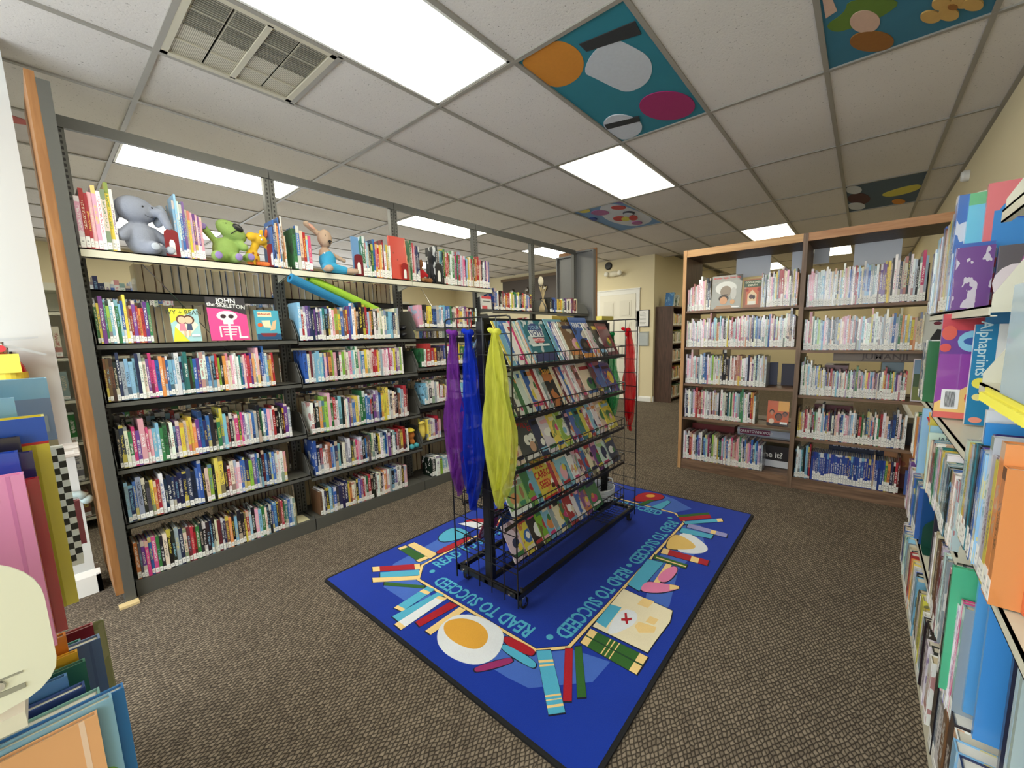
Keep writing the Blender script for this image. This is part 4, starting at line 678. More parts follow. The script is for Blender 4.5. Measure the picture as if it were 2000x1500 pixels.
for x in (GX0 - .004, GX1 + .004):
    m = MB(); pts = [(x, GY0, .05), (x, GY0, 1.385), (x, GY0 + .006, 1.402), (x, GY0 + .022, 1.408), (x, GY1 - .022, 1.408), (x, GY1 - .006, 1.402), (x, GY1, 1.385), (x, GY1, .05)]
    m.tube(pts, .0042, 6)
    for k in range(1, 5): y = GY0 + (GY1 - GY0) * k / 5; wbar(m, (x, y, .06), (x, y, 1.406))
    for k in range(14): z = 1.33 - k * .0925; wbar(m, (x, GY0, z), (x, GY1, z))
    m.build('end_grid', WIRE, rk)
for s in (-1, 1):
    for q, z in enumerate((1.18, .942, .702, .462, .222)):
        m = MB(); yf = GC + s * .185; yb_ = GC + s * .05; xa, xb = GX0 + .03, GX1 - .11
        for zz in (z, z + .055): wbar(m, (xa, yf, zz), (xb, yf, zz), .003)
        wbar(m, (xa, yb_, z + .005), (xb, yb_, z + .005), .003); wbar(m, (xa, GC + s * .015, z + .2), (xb, GC + s * .015, z + .2), .003)
        for xx in (xa, xb):
            wbar(m, (xx, yf, z + .055), (xx, GC, z + .075), .003); wbar(m, (xx, yf, z), (xx, GC, z + .005), .003); wbar(m, (xx, yf, z), (xx, yf, z + .055), .003)
        n_ = 25
        for k in range(n_): x = xa + (xb - xa) * k / (n_ - 1); wbar(m, (x, yf, z + .055), (x, yf, z), .0018); wbar(m, (x, yf, z), (x, yb_, z + .004), .0018)
        for k in range(8): x = xa + (xb - xa) * k / 7; wbar(m, (x, yb_, z + .004), (x, GC + s * .015, z + .2), .0018)
        m.box(xa, xb, min(yf, yf + s * -.004), max(yf, yf - s * .004), z - .016, z - .002)
        m.build('wire_tray', WIRE, rk)
m = MB()
for k in range(10): x = .45 + k * .035; wbar(m, (x, GY0, .118), (x, GY1, .118), .002)
for k in range(10): y = GY0 + k * .047; wbar(m, (.43, y, .118), (GX1, y, .118), .002)
m.build('bottom_grid', WIRE, rk)
for x in (GX0 + .045, GX1 - .05):
    for y in (GY0 + .02, GY1 - .02):
        m = MB(); m.lathe([(.0, -.011), (.018, -.011), (.0275, -.009), (.0275, .009), (.018, .011), (0, .011)], (x + .012, y, .0405), 20, axis='y'); c = m.build('caster', RUBBER, rk)
        m = MB(); m.lathe([(.0, .088), (.018, .088), (.02, .078), (.012, .070), (.0, .07)], (x, y, 0), 14); m.box(x - .012, x + .014, y - .016, y - .013, .04, .074); m.box(x - .012, x + .014, y + .013, y + .016, .04, .074); m.lathe([(0, .112), (.009, .112), (.009, .12), (0, .122)], (x, y, 0), 8); m.build('caster_fork', CHROME, c)
        m = MB(); m.lathe([(0, -.016), (.008, -.016), (.008, -.013), (0, -.012)], (x + .012, y, .0405), 8, axis='y'); m.build('axle_cap', CHROME, c)
for y in (GY0 + .05, GY1 - .05):
    m = MB(); m.lathe([(0, -.014), (.007, -.012), (.008, -.006), (.008, 0)], (GX0, y, .10), 8, axis='x'); m.build('bolt_head', CHROME, rk)
# books in the rack: (x of left edge, width, height, code, code2, title)
def shingle(tier, z, items, y0=None):
    n_ = 0
    for it in items:
        n_ += 1; x, w_, h, c, c2 = it[:5]; ti = it[5] if len(it) > 5 else None
        lbl = '%s-covered %sbook %s on %s tier of wire rack, %s from left' % (NAM[c], 'thin ' if not ti else '', {0: 'leaning back'}.get(0), tier, ordn(n_)) if not ti else ti[0]
        t = rnd.uniform(.003, .005); yy = GC - .158 if y0 is None else y0
        b = facebook((x, yy + t, z + .004), w_, h, t, R(rnd.uniform(3, 5.5)) if not ti else R(1.2), R(27), jit(PAL[c], 12), jit(PAL[c2], 8), lbl, 'picture book', 'picture books on the wire rack, %s tier' % tier, name='picture_book', lab=.035)
        b.location.y -= n_ * .0003
        if ti and len(ti) > 1: ti[1](b, t, w_, h)
        elif not ti:
            pol = []; bc_ = [PAL[k] for k in rnd.sample('wyerbgkpocmn', 4)]
            pol.append((jit(bc_[0], 5), Q_(w_ * .12, w_ * .88, h * .80, h * .9))); pol.append((jit(bc_[1], 5), E_(w_ * rnd.uniform(.35, .65), h * rnd.uniform(.35, .55), w_ * rnd.uniform(.18, .3), h * rnd.uniform(.12, .22), 10)))
            pol.append((jit(bc_[2], 5), E_(w_ * rnd.uniform(.3, .7), h * rnd.uniform(.25, .6), w_ * .12, h * .1, 8))); pol.append((jit(bc_[3], 5), Q_(w_ * .1, w_ * rnd.uniform(.5, .9), h * .1, h * .2)))
            fprint(b, t, pol)
def vote(b, t, w_, h):
    fprint(b, t, [((52, 70, 130), E_(w_ * .5, h * .76, w_ * .3, h * .17)), ((236, 240, 240), Q_(w_ * .2, w_ * .8, h * .6, h * .76)), ((200, 70, 80), [(w_ * .24, h * .58), (w_ * .76, h * .58), (w_ * .68, h * .46), (w_ * .32, h * .46)]), ((225, 235, 235), Q_(w_ * .12, w_ * .88, h * .38, h * .43)), ((60, 66, 110), Q_(w_ * .05, w_ * .95, h * .02, h * .2))])
    ftext(b, t, 'YOUR', .03, w_ * .5, h * .82, (150, 200, 225)); ftext(b, t, 'VOTE', .042, w_ * .5, h * .68, (40, 60, 120), .02); ftext(b, t, 'MATTERS', .022, w_ * .5, h * .525, (240, 225, 225))
def tractors(b, t, w_, h):
    fprint(b, t, [((95, 125, 190), Q_(0, w_, h * .93, h)), ((28, 26, 30), E_(w_ * .32, h * .3, w_ * .26, h * .17)), ((80, 70, 60), E_(w_ * .32, h * .3, w_ * .1, h * .07)), ((175, 45, 40), Q_(w_ * .5, w_ * .92, h * .22, h * .42)), ((200, 195, 185), [(w_ * .35, h * .48), (w_ * .7, h * .48), (w_ * .7, h * .58), (w_ * .52, h * .68), (w_ * .35, h * .58)]), ((205, 140, 70), Q_(0, w_, 0, h * .1))])
    ftext(b, t, 'TRACTORS', .045, w_ * .5, h * .80, (240, 242, 245), .02, .85)
def flyguy(b, t, w_, h):
    fprint(b, t, [((235, 238, 235), E_(w_ * .42, h * .48, w_ * .15, h * .13)), ((235, 238, 235), E_(w_ * .64, h * .5, w_ * .14, h * .12)), ((200, 160, 135), E_(w_ * .55, h * .3, w_ * .13, h * .13)), ((40, 40, 40), E_(w_ * .46, h * .44, .005, .006, 8)), ((40, 40, 40), E_(w_ * .62, h * .46, .005, .006, 8)), ((225, 225, 225), Q_(w_ * .1, w_ * .7, h * .04, h * .13))])
    ftext(b, t, 'HI!', .035, w_ * .2, h * .9, (175, 35, 45), .02, 1, .3); ftext(b, t, 'FLY', .035, w_ * .5, h * .83, (175, 35, 45), .02, 1, -.2); ftext(b, t, 'GUY', .035, w_ * .78, h * .74, (175, 35, 45), .02, 1, .2)
def carrot(b, t, w_, h):
    fprint(b, t, [((238, 235, 215), E_(w_ * .8, h * .86, .018, .02)), ((190, 45, 40), Q_(0, w_, 0, h * .05)), ((245, 245, 240), E_(w_ * .78, h * .33, .02, .018)), ((80, 40, 30), E_(w_ * .72, h * .24, .016, .014))])
    ftext(b, t, 'THE', .05, w_ * .32, h * .83, (190, 40, 45), .02, .8); ftext(b, t, 'CARROT', .055, w_ * .48, h * .6, (190, 40, 45), .02, .75); ftext(b, t, 'SEED', .055, w_ * .36, h * .35, (190, 40, 45), .02, .75)
def pony(b, t, w_, h):
    fprint(b, t, [((150, 190, 120), Q_(w_ * .04, w_ * .96, h * .12, h * .6)), ((205, 150, 100), E_(w_ * .35, h * .35, w_ * .2, h * .13)), ((160, 120, 90), E_(w_ * .72, h * .42, w_ * .07, h * .16)), ((70, 140, 110), Q_(w_ * .5, w_ * .75, h * .14, h * .24)), ((190, 50, 60), E_(w_ * .5, h * .93, .012, .012)), ((232, 228, 205), E_(w_ * .3, h * .2, w_ * .12, h * .05))])
    ftext(b, t, 'The New', .034, w_ * .5, h * .8, (150, 50, 60)); ftext(b, t, 'Pony', .034, w_ * .5, h * .69, (150, 50, 60))
def stampede(b, t, w_, h): ftext(b, t, 'STUCK', .035, w_ * .35, h * .86, (235, 190, 80), .01)
T1 = [(-.40, .19, .23, 'y', 'b'), (-.385, .19, .23, 'c', 'w'), (-.35, .19, .23, 'b', 'w'), (-.33, .19, .22, 'w', 'r'), (-.285, .19, .23, 'm', 'w'), (-.27, .19, .23, 'e', 'g'), (-.262, .19, .23, 'q', 'g'), (-.254, .19, .22, 'w', 'b'), (-.245, .19, .23, 'c', 'e'), (-.235, .19, .23, 'e', 'y'), (-.228, .19, .23, 'w', 'o'), (-.222, .19, .225, 'o', 'w'), (-.215, .19, .235, 'c', 'w'),
      (-.205, .19, .235, 't', 'w', ('teal picture book with white ballot lettering on top tier of rack', vote)), (.0, .19, .245, 'c', 'b'), (.03, .19, .23, 'b', 'w'), (.05, .19, .22, 'w', 'v'), (.07, .19, .22, 'w', 'k'), (.09, .19, .22, 'w', 'g'), (.12, .20, .23, 'a', 'e'), (.24, .20, .26, 'b', 'k', ('blue picture book titled TRACTORS standing highest on top tier of rack', tractors)), (.36, .18, .22, 'w', 'v'), (.39, .19, .22, 'x', 'k'), (.44, .20, .225, 'k', 'w'), (.52, .17, .225, 'u', 'j')]
T2 = [(-.40, .18, .22, 'g', 'k'), (-.36, .18, .22, 'd', 'w'), (-.33, .16, .2, 'w', 'g'), (-.30, .17, .2, 'g', 'o'), (-.27, .17, .23, 'q', 'w'), (-.23, .18, .235, 'e', 'g'), (-.21, .18, .235, 'b', 'l'), (-.13, .18, .23, 'r', 'w'), (-.11, .18, .23, 'w', 'n'), (-.09, .18, .23, 's', 'w'), (-.06, .19, .23, 'k', 'o', ('black and brown picture book with orange title on second tier of rack', stampede)), (.03, .18, .23, 'e', 'o'), (.06, .18, .22, 'u', 'w'), (.085, .17, .215, 'w', 'r'), (.11, .17, .215, 'b', 'y'), (.135, .18, .23, 'w', 'm'), (.16, .18, .22, 'p', 'u'), (.19, .18, .22, 'w', 's'), (.21, .18, .22, 'w', 'r'), (.24, .19, .215, 'h', 'k'), (.29, .2, .22, 'e', 's'), (.42, .17, .235, 'u', 'd'), (.48, .19, .215, 'b', 'h'), (.56, .14, .2, 'i', 'o')]
T3 = [(-.42, .16, .2, 'q', 'k'), (-.36, .15, .2, 'e', 'r'), (-.30, .17, .215, 'd', 'w', ('grey picture book with big-eyed fly drawing on third tier of rack', flyguy)), (-.17, .15, .21, 'n', 'y'), (-.10, .15, .2, 'x', 'v'), (-.02, .15, .205, 'y', 'g'), (.05, .15, .2, 'l', 'w'), (.13, .15, .2, 'n', 'w'), (.18, .14, .2, 'b', 'r'), (.23, .14, .195, 't', 'o'), (.29, .14, .195, 'y', 'r'), (.33, .14, .19, 'r', 'w'), (.38, .14, .2, 'c', 'w'), (.43, .14, .2, 'w', 'r'), (.49, .14, .2, 'j', 'o'), (.55, .13, .19, 'y', 'g')]
T4 = [(-.41, .165, .215, 'w', 'g', ('pony picture book with green meadow, first on fourth tier of rack', pony)), (-.26, .12, .22, 'g', 'l'), (-.20, .12, .21, 'c', 'b'), (-.16, .16, .215, 'y', 'o', ('yellow picture book with bold red title on fourth tier of rack', carrot)), (-.03, .12, .21, 'r', 'n'), (.0, .12, .21, 'o', 'e'), (.03, .15, .21, 'c', 'n'), (.15, .13, .205, 'w', 'o'), (.21, .12, .2, 'x', 'g'), (.25, .12, .2, 'r', 'w'), (.29, .13, .2, 'b', 'o'), (.34, .13, .2, 'e', 'k'), (.42, .13, .2, 'v', 'p'), (.49, .14, .2, 'q', 'l'), (.60, .13, .18, 'n', 'w')]
T5 = [(-.40, .14, .19, 'x', 'u'), (-.30, .13, .19, 'y', 'r'), (-.23, .14, .19, 'k', 'w'), (-.16, .13, .18, 'l', 'u'), (-.10, .13, .185, 'c', 'b'), (-.04, .13, .18, 's', 'e'), (.0, .13, .18, 'e', 'o'), (.06, .13, .18, 'g', 'r'), (.10, .13, .185, 'r', 'w'), (.18, .12, .18, 'w', 'k'), (.22, .12, .18, 'b', 'y'), (.27, .13, .18, 'v', 'o'), (.35, .14, .18, 'g', 'w')]
for nm_, z, T_ in (('top', 1.18, T1), ('second', .942, T2), ('third', .702, T3), ('fourth', .462, T4), ('bottom', .222, T5)): shingle(nm_, z, T_)
# a few books on the far side, spines seen through the end grid
k_ = 0
for z in (.222, .462, .702, .942, 1.18):
    for q in range(5):
        k_ += 1; c = rnd.choice('kgtwnbr')
        b = facebook((-.36 + q * .16 + .15, GC + .165, z + .004), .15, .2, .005, PI + R(3), R(27), jit(PAL[c]), jit(PAL['w']), '%s picture book on %s tier of the rack side facing the dark shelves, %s' % (NAM[c], ['bottom', 'fourth', 'third', 'second', 'top'][[.222, .462, .702, .942, 1.18].index(z)], ordn(q + 1)), 'picture book', 'picture books on the hidden side of the rack', name='picture_book')
# shelf headings
b = MB(); b.box(.11, .33, GC - .03, GC - .027, 1.365, 1.425); o = b.build('rack_heading_card', M('gold_card', (205, 178, 80), .5)); tag(o, 'gold heading card standing at top centre of the wire rack', 'sign card')
b = MB()
for k in range(9): b.box(.16 + k * .013, .168 + k * .013, GC - .0305, GC - .03, 1.385 + .004 * (k % 3), 1.402 + .003 * (k % 2))
b.build('card_script', M('print_dark', (50, 45, 40)), o)
b = MB(); b.box(.62, .78, GC - .06, GC - .02, 1.408, 1.432); tag(b.build('yellow_box', M('yellow_card', (215, 200, 90), .5)), 'small flat yellow box lying on right end of rack top', 'box')
# basket
t = thing('rope_basket', 'round white rope basket with dark base inside the foot of the rack', 'basket', (.66, -.11, .121))
b = MB(); b.lathe([(0, .0), (.105, .0), (.115, .03), (.12, .06)], n=28); b.build('basket_base', BLK, t, smooth=True)
b = MB()
for k in range(7):
    z = .066 + k * .012; r_ = .121 + .001 * k; b.lathe([(r_ - .006, z - .006), (r_, z - .003), (r_, z + .003), (r_ - .006, z + .006), (r_ - .01, z), (r_ - .006, z - .006)], n=28)
b.build('rope_coil', M('white_rope', (226, 230, 236), .8, 0, .2, 90), t, smooth=True)
for s in (-1, 1): b = MB(); b.tube([(s * .09, -.08, .14), (s * .12, -.06, .165), (s * .125, .0, .17), (s * .12, .06, .165), (s * .09, .08, .14)], .006, 8); b.build('handle', MC['white_rope'], t, smooth=True)
# ================================================================== SHEER SCARVES
def scarf(label, col, x, y, ztop, L, w0, w1, seed, al, dirx=-1):
    t = thing('sheer_scarf', label, 'scarf', (x, y, ztop), group=None); rr = random.Random(seed); mat = sheer('sheer_' + label.split()[0], col, al)
    for layer in range(2):
        b = MB(); nu, nv = 26, 22; ph = rr.uniform(0, 6); LL = L * (1 - .14 * layer)
        idx = []
        for j in range(nv + 1):
            v = j / nv; wd = (w0 + (w1 - w0) * min(1, (v / .55)) ** .9) if v < .72 else w1 * (1 - ((v - .72) / .28) ** 1.4 * .93)
            rw = []
            for i in range(nu + 1):
                s = i / nu * 2 - 1
                yy = s * wd * .5 + .012 * math.sin(3 * v + ph) * v + .006 * math.sin(17 * v + 5 * s)
                xx = dirx * (.012 + .012 * layer + (.008 + .020 * v) * (1 + math.sin(s * (5.5 + layer * 2) + ph + v * 1.2)) * .7)
                rw.append(b._v((xx, yy, -v * LL - .03 * v * abs(s) * (1 if layer else -1))))
            idx.append(rw)
        for j in range(nv):
            for i in range(nu): b.f.append([idx[j][i], idx[j][i+1], idx[j+1][i+1], idx[j+1][i]]); b.m.append(0); b.uv += [(.5, -1)] * 4
        b.build('scarf_cloth', mat, t, smooth=True)
    hem = MB(); hem.tube([(dirx * .03, w1 * .42, -L * .6), (dirx * .035, w1 * .3, -L * .78), (dirx * .03, w1 * .05, -L * .98)], .0022, 5); hem.build('rolled_hem', mat, t, smooth=True)
    b = MB(); b.ell((dirx * .008, 0, .004), (.018, .017, .016)); b.ell((dirx * .012, .03, .010), (.010, .026, .012), (.3, 0, 0)); b.ell((dirx * .006, .01, -.02), (.013, .012, .022)); b.build('knot', sheer('sheer_knot_' + label.split()[0], col, min(1, al + .25)), t, smooth=True)
scarf('purple sheer scarf knotted on near end of the wire rack, leftmost', (136, 66, 172), GX0 - .006, .025, 1.335, .80, .03, .15, 3, .55)
scarf('blue sheer scarf knotted on near end of the wire rack, middle one', (36, 66, 205), GX0 - .006, -.085, 1.335, .86, .03, .14, 5, .6)
scarf('yellow sheer scarf knotted on near end of the wire rack, nearest the books', (226, 228, 104), GX0 - .006, -.255, 1.335, .80, .035, .19, 9, .58)
scarf('green sheer scarf hanging on far end of the wire rack', (40, 165, 100), GX1 - .004, -.15, 1.31, .62, .03, .11, 11, .5)
scarf('red sheer scarf knotted on far end of the wire rack', (215, 30, 45), GX1 + .006, -.255, 1.335, .70, .03, .10, 13, .62, 1)
# ================================================================== PLUSH TOYS
def cap(b, p, q_, r0, r1, n=5):
    p, q_ = Vector(p), Vector(q_)
    for k in range(n): t = k / (n - 1); b.ell(p.lerp(q_, t), (r0 + (r1 - r0) * t,) * 3, n=12, h=8)
def plush(name, parts, mat, parent, vox=.006):
    b = MB()
    for p in parts:
        if p[0] == 'e': b.ell(p[1], p[2], p[3] if len(p) > 3 else (0, 0, 0))
        else: cap(b, *p[1:])
    o = b.build(name, mat, parent, smooth=True)
    rm_ = o.modifiers.new('r', 'REMESH'); rm_.mode = 'VOXEL'; rm_.voxel_size = vox; rm_.use_smooth_shade = True
    sm = o.modifiers.new('s', 'SMOOTH'); sm.factor = .6; sm.iterations = 3
    return o
def dot(name, c, r_, mat, parent, rot=(0, 0, 0)):
    b = MB(); b.ell(c, r_, rot, 12, 8); return b.build(name, mat, parent, smooth=True)
def fur(n, c): return M(n, c, .95, 0, .12, 160, .4)
ZT = 1.784
t = thing('plush_elephant', 'grey plush elephant sitting on the cream top shelf', 'plush toy', (-1.335, 1.455, ZT)); F_ = fur('elephant_grey', (150, 156, 172))
plush('body', [('e', (0, 0, .085), (.068, .06, .088)), ('e', (-.01, -.012, .225), (.082, .062, .068), (0, .2, 0)), ('c', (.055, -.04, .225), (.085, -.06, .215), .026, .024), ('c', (.085, -.06, .215), (.105, -.065, .15), .024, .019),
               ('c', (-.04, -.02, .13), (-.078, -.045, .085), .026, .027), ('c', (.05, 0, .13), (.095, -.01, .085), .024, .024), ('c', (.0, -.03, .035), (.03, -.085, .034), .034, .034), ('c', (.05, -.01, .03), (.098, -.055, .03), .03, .03)], F_, t)
for cx, rr_ in ((-.092, -.15), (.085, .5)):
    b = MB(); b.ell((cx, .01, .215), (.022, .038, .062), (0, rr_ * .4, rr_)); b.build('ear', fur('ear_grey', (170, 178, 192)), t, smooth=True)
for cx in (.012, .048): dot('eye', (cx, -.072, .235), (.004, .003, .005), BLK, t)
b = MB(); b.tube([(.015, -.075, .195), (.03, -.073, .187), (.05, -.066, .185)], .0012, 5); b.build('stitched_mouth', BLK, t)
for c in ((.034, -.117, .036), (.10, -.088, .03)): dot('foot_pad', c, (.018, .006, .018), fur('pad_pale', (190, 198, 210)), t)
t = thing('green_plush_bear', 'lime green plush animal with lilac paw pads on the cream top shelf', 'plush toy', (-.965, 1.455, ZT)); F_ = fur('plush_lime', (146, 176, 96)); LP = fur('plush_lilac', (150, 130, 190))
plush('body', [('e', (0, 0, .075), (.068, .055, .078)), ('e', (.035, -.015, .19), (.085, .05, .05), (0, .55, 0)), ('c', (-.05, 0, .13), (-.10, -.01, .19), .019, .022), ('c', (.06, -.02, .13), (.085, -.04, .10), .02, .024),
               ('c', (-.04, -.03, .03), (-.062, -.07, .03), .026, .032), ('c', (.02, -.04, .03), (.03, -.08, .03), .026, .03), ('c', (.09, -.03, .04), (.10, -.06, .04), .02, .028)], F_, t)
for c in ((-.064, -.103, .03), (.032, -.111, .03), (.102, -.089, .042)): dot('paw_pad', c, (.019, .005, .02), LP, t)
dot('paw_pad', (-.104, -.032, .192), (.015, .005, .018), LP, t, (0, .6, 0)); dot('nose', (.058, -.064, .205), (.030, .008, .017), BLK, t, (0, .6, 0))
b = MB(); b.tube([(.05, -.070, .192), (.018, -.066, .165)], .0025, 5); b.build('stitched_mouth', BLK, t); dot('eye', (.0, -.062, .222), (.003, .003, .003), BLK, t); dot('eye', (.10, -.052, .16), (.003, .003, .003), BLK, t)
t = thing('plush_giraffe', 'small yellow plush giraffe with orange feet leaning on the green plush', 'plush toy', (-.83, 1.45, ZT)); F_ = fur('giraffe_yellow', (232, 185, 50)); OG = fur('plush_orange', (225, 120, 60))
plush('body', [('e', (0, 0, .05), (.04, .035, .055)), ('c', (0, 0, .08), (.02, -.01, .13), .022, .022), ('e', (.035, -.02, .165), (.052, .034, .034), (0, .25, 0)), ('e', (-.005, -.035, .172), (.03, .026, .026)), ('c', (.07, -.01, .14), (.095, -.015, .115), .014, .016), ('c', (.055, -.01, .19), (.06, -.01, .215), .012, .013)], F_, t, .005)
for p, q_ in (((-.02, -.03, .016), (-.035, -.055, .014)), ((.02, -.03, .016), (.065, -.05, .014))): b = MB(); cap(b, p, q_, .014, .014); b.build('foot', OG, t, smooth=True)
b = MB(); cap(b, (.085, .0, .19), (.095, .0, .225), .009, .011); b.build('horn', OG, t, smooth=True); b = MB(); cap(b, (.1, -.01, .165), (.115, -.01, .16), .009, .011); b.build('horn', OG, t, smooth=True)
for c in ((-.02, -.033, .05), (.01, -.036, .035), (.022, -.03, .07), (-.005, -.036, .075)): dot('spot', c, (.006, .003, .007), fur('giraffe_spot', (165, 90, 40)), t)
for c in ((.04, -.055, .18), (.045, -.053, .158)): dot('eye', c, (.007, .003, .006), TRIMW, t)
for c in ((.042, -.059, .18), (.047, -.057, .158)): dot('pupil', c, (.002, .002, .003), BLK, t)
t = thing('plush_rabbit', 'tan plush rabbit in blue overalls slumped on the cream top shelf', 'plush toy', (-.375, 1.45, ZT)); F_ = fur('rabbit_tan', (186, 160, 138)); BL = fur('overall_blue', (60, 160, 205))
plush('body', [('e', (.0, -.01, .235), (.048, .045, .062)), ('c', (-.03, .02, .27), (-.10, .03, .325), .02, .02), ('c', (.03, 0, .14), (.12, -.02, .10), .02, .016), ('c', (.10, -.06, .022), (.17, -.09, .022), .022, .02), ('c', (-.035, -.07, .024), (-.03, -.11, .022), .022, .024), ('e', (.0, 0, .13), (.045, .035, .05))], F_, t)
plush('overalls', [('e', (.01, -.005, .085), (.058, .048, .078)), ('c', (.03, -.03, .035), (.10, -.06, .026), .036, .028), ('c', (-.02, -.04, .035), (-.03, -.07, .03), .032, .028)], BL, t)
dot('button', (-.03, -.052, .13), (.006, .003, .006), TRIMW, t); dot('eye', (-.014, -.05, .25), (.003, .003, .003), BLK, t)
b = MB(); b.prism([(-.002, .212), (.012, .222), (.026, .212), (.016, .205), (.016, .192), (.008, .192), (.008, .205)], -.06, -.054, 'y'); b.build('stitched_nose', BLK, t)
dot('inner_ear', (-.075, .005, .305), (.012, .006, .026), fur('ear_pink', (215, 165, 145)), t, (0, -.85, 0))
t = thing('plush_bear', 'small brown plush bear in red shirt seated between the books on top shelf', 'plush toy', (.42, 1.45, ZT)); F_ = fur('bear_brown', (150, 100, 60))
plush('body', [('e', (0, 0, .155), (.035, .035, .035)), ('e', (-.018, 0, .185), (.012, .008, .012)), ('e', (.02, 0, .185), (.012, .008, .012)), ('c', (.0, -.03, .02), (-.02, -.07, .018), .018, .02), ('c', (.03, -.03, .02), (.06, -.06, .018), .018, .02), ('e', (0, 0, .1), (.03, .03, .03))], F_, t, .005)
plush('red_shirt', [('e', (0, 0, .07), (.042, .036, .06)), ('c', (-.03, -.01, .09), (-.05, -.03, .06), .014, .014), ('c', (.03, -.01, .09), (.05, -.03, .06), .014, .014)], fur('shirt_red', (195, 40, 45)), t, .005)
t = thing('plush_duck', 'orange and teal plush toy with yellow cap at end of fifth shelf', 'plush toy', (.21, 1.43, .387))
plush('body', [('e', (0, 0, .115), (.036, .034, .04)), ('c', (0, 0, .09), (.01, -.01, .05), .02, .022)], fur('toy_orange', (205, 120, 50)), t, .005); plush('cap', [('e', (-.01, -.01, .155), (.045, .04, .014)), ('e', (-.005, 0, .162), (.03, .03, .018))], fur('toy_yellow', (220, 195, 60)), t, .005)
for p in ((-.02, -.04, .022), (.03, -.035, .024)): dot('foot', p, (.022, .026, .022), fur('toy_teal', (70, 160, 170)), t)
t = thing('yellow_plush_paw', 'yellow plush toy flopped at the left end of the third bay shelf', 'plush toy', (.335, 1.42, .43)); plush('body', [('e', (-.01, 0, .09), (.028, .035, .085)), ('e', (-.03, -.03, .165), (.035, .02, .014))], fur('toy_yellow2', (225, 200, 90)), t, .005)
# pool noodles
for lbl, c, a, b_ in (('blue foam pool noodle lying slanted below the cream shelf', (40, 130, 180), (-.66, 1.36, 1.722), (-.14, 1.47, 1.535)), ('lime foam pool noodle lying slanted beside the blue one', (160, 205, 60), (-.52, 1.41, 1.735), (.03, 1.50, 1.54))):
    b = MB(); b.tube([a, b_], .031, 18); A, B2 = Vector(a), Vector(b_); d_ = (B2 - A).normalized()
    o = b.build('pool_noodle', M('foam_%d' % c[0], c, .8), smooth=False); tag(o, lbl, 'pool noodle')
    b = MB(); b.tube([A - d_ * .001, A - d_ * .0005], .011, 12); b.build('noodle_hole', M('foam_hole_%d' % c[0], tuple(v * .4 for v in c)), o)
b = MB(); b.box(-.62, -.42, 1.66, 1.72, 1.317, 1.56); tag(b.build('cardboard_parcel', M('kraft_card', (158, 104, 58), .6, 0, .15, 12)), 'brown wrapped parcel standing behind the books under pool noodles', 'parcel')
# ---------------- bookends
def bookend(label, x, y, z, w_, h, c, arch=True, ax='y', foot=1):
    t = thing('bookend', label, 'bookend', (x, y, z)); mat = M('bookend_%d_%d_%d' % c, c, .35); P = [(0, 0), (w_, 0)] + [(w_ * .5 + w_ * .5 * math.cos(a), h - w_ * .35 + w_ * .35 * math.sin(a)) for a in [PI * k / 8 for k in range(9)]]
    b = MB(); b.prism(P, 0, .0015, 'y' if ax == 'y' else 'x'); b.build('plate', mat, t)
    b = MB(); (b.box(0, w_, .0, .09 * foot if foot > 0 else .0, 0, .001) if ax == 'y' else b.box(min(0, -.08 * foot), max(0, -.08 * foot), 0, w_, 0, .001)); b.build('foot', mat, t)
    if arch and ax == 'y': b = MB(); b.prism([(w_ * .3, h * .08), (w_ * .7, h * .08), (w_ * .7, h * .5), (w_ * .6, h * .62), (w_ * .4, h * .62), (w_ * .3, h * .5)], -.0006, 0, 'y'); b.build('arch_opening', TRIMW, t)
bookend('dark red bookend with white arch before the pastel series on top shelf', -1.255, YF + .01, ZT, .06, .14, (130, 30, 38))
bookend('dark red bookend with white arch beside the plush giraffe', -.765, YF + .02, ZT, .062, .14, (120, 30, 38))
bookend('green and maroon arched bookend after the plush rabbit', -.20, YF + .01, ZT, .065, .15, (110, 30, 40))
bookend('red bookend standing against the large red glitter book', .185, YF - .004, ZT, .06, .13, (150, 25, 25))
bookend('black bookend with white arch at start of third bay run', .525, YF + .002, ZT, .075, .17, (24, 24, 26))
bookend('cream metal bookend closing the bottom shelf row of near bay', -.755, YF + .02, .087, .13, .17, (222, 216, 180), False, 'x', -1)
bookend('black metal bookend at left of bottom wooden bookcase shelf gap', BX + .02, -.86, .094, .10, .14, (20, 20, 22), False)
# ---------------- face-out books on dark steel shelving
WHI = (236, 238, 236)
def ivy(b, t, w_, h):
    fprint(b, t, [((228, 225, 70), [(0, h), (0, h * .55), (w_ * .9, h)]), ((225, 222, 65), [(0, 0), (w_ * .55, 0), (w_ * .12, h * .45)]), ((236, 236, 214), [(w_ * .12, h * .45), (w_ * .5, h * .1), (w_ * .95, h * .5), (w_ * .55, h * .85)]), ((110, 75, 60), E_(w_ * .38, h * .66, .024, .026)), ((90, 60, 50), E_(w_ * .62, h * .66, .026, .026)), ((240, 200, 170), E_(w_ * .38, h * .65, .017, .02)), ((238, 198, 168), E_(w_ * .62, h * .65, .018, .02)), ((230, 140, 160), [(w_ * .3, h * .54), (w_ * .46, h * .54), (w_ * .5, h * .32), (w_ * .26, h * .32)]), ((70, 80, 110), [(w_ * .56, h * .54), (w_ * .7, h * .54), (w_ * .72, h * .34), (w_ * .52, h * .34)]), ((235, 190, 160), Q_(w_ * .4, w_ * .46, h * .16, h * .32)), ((235, 190, 160), Q_(w_ * .56, w_ * .62, h * .16, h * .34)), ((245, 245, 245), Q_(w_ * .66, w_ * .96, h * .14, h * .2))])
    ftext(b, t, 'IVY + BEAN', .034, w_ * .5, h * .88, (60, 70, 50), .004, .9)
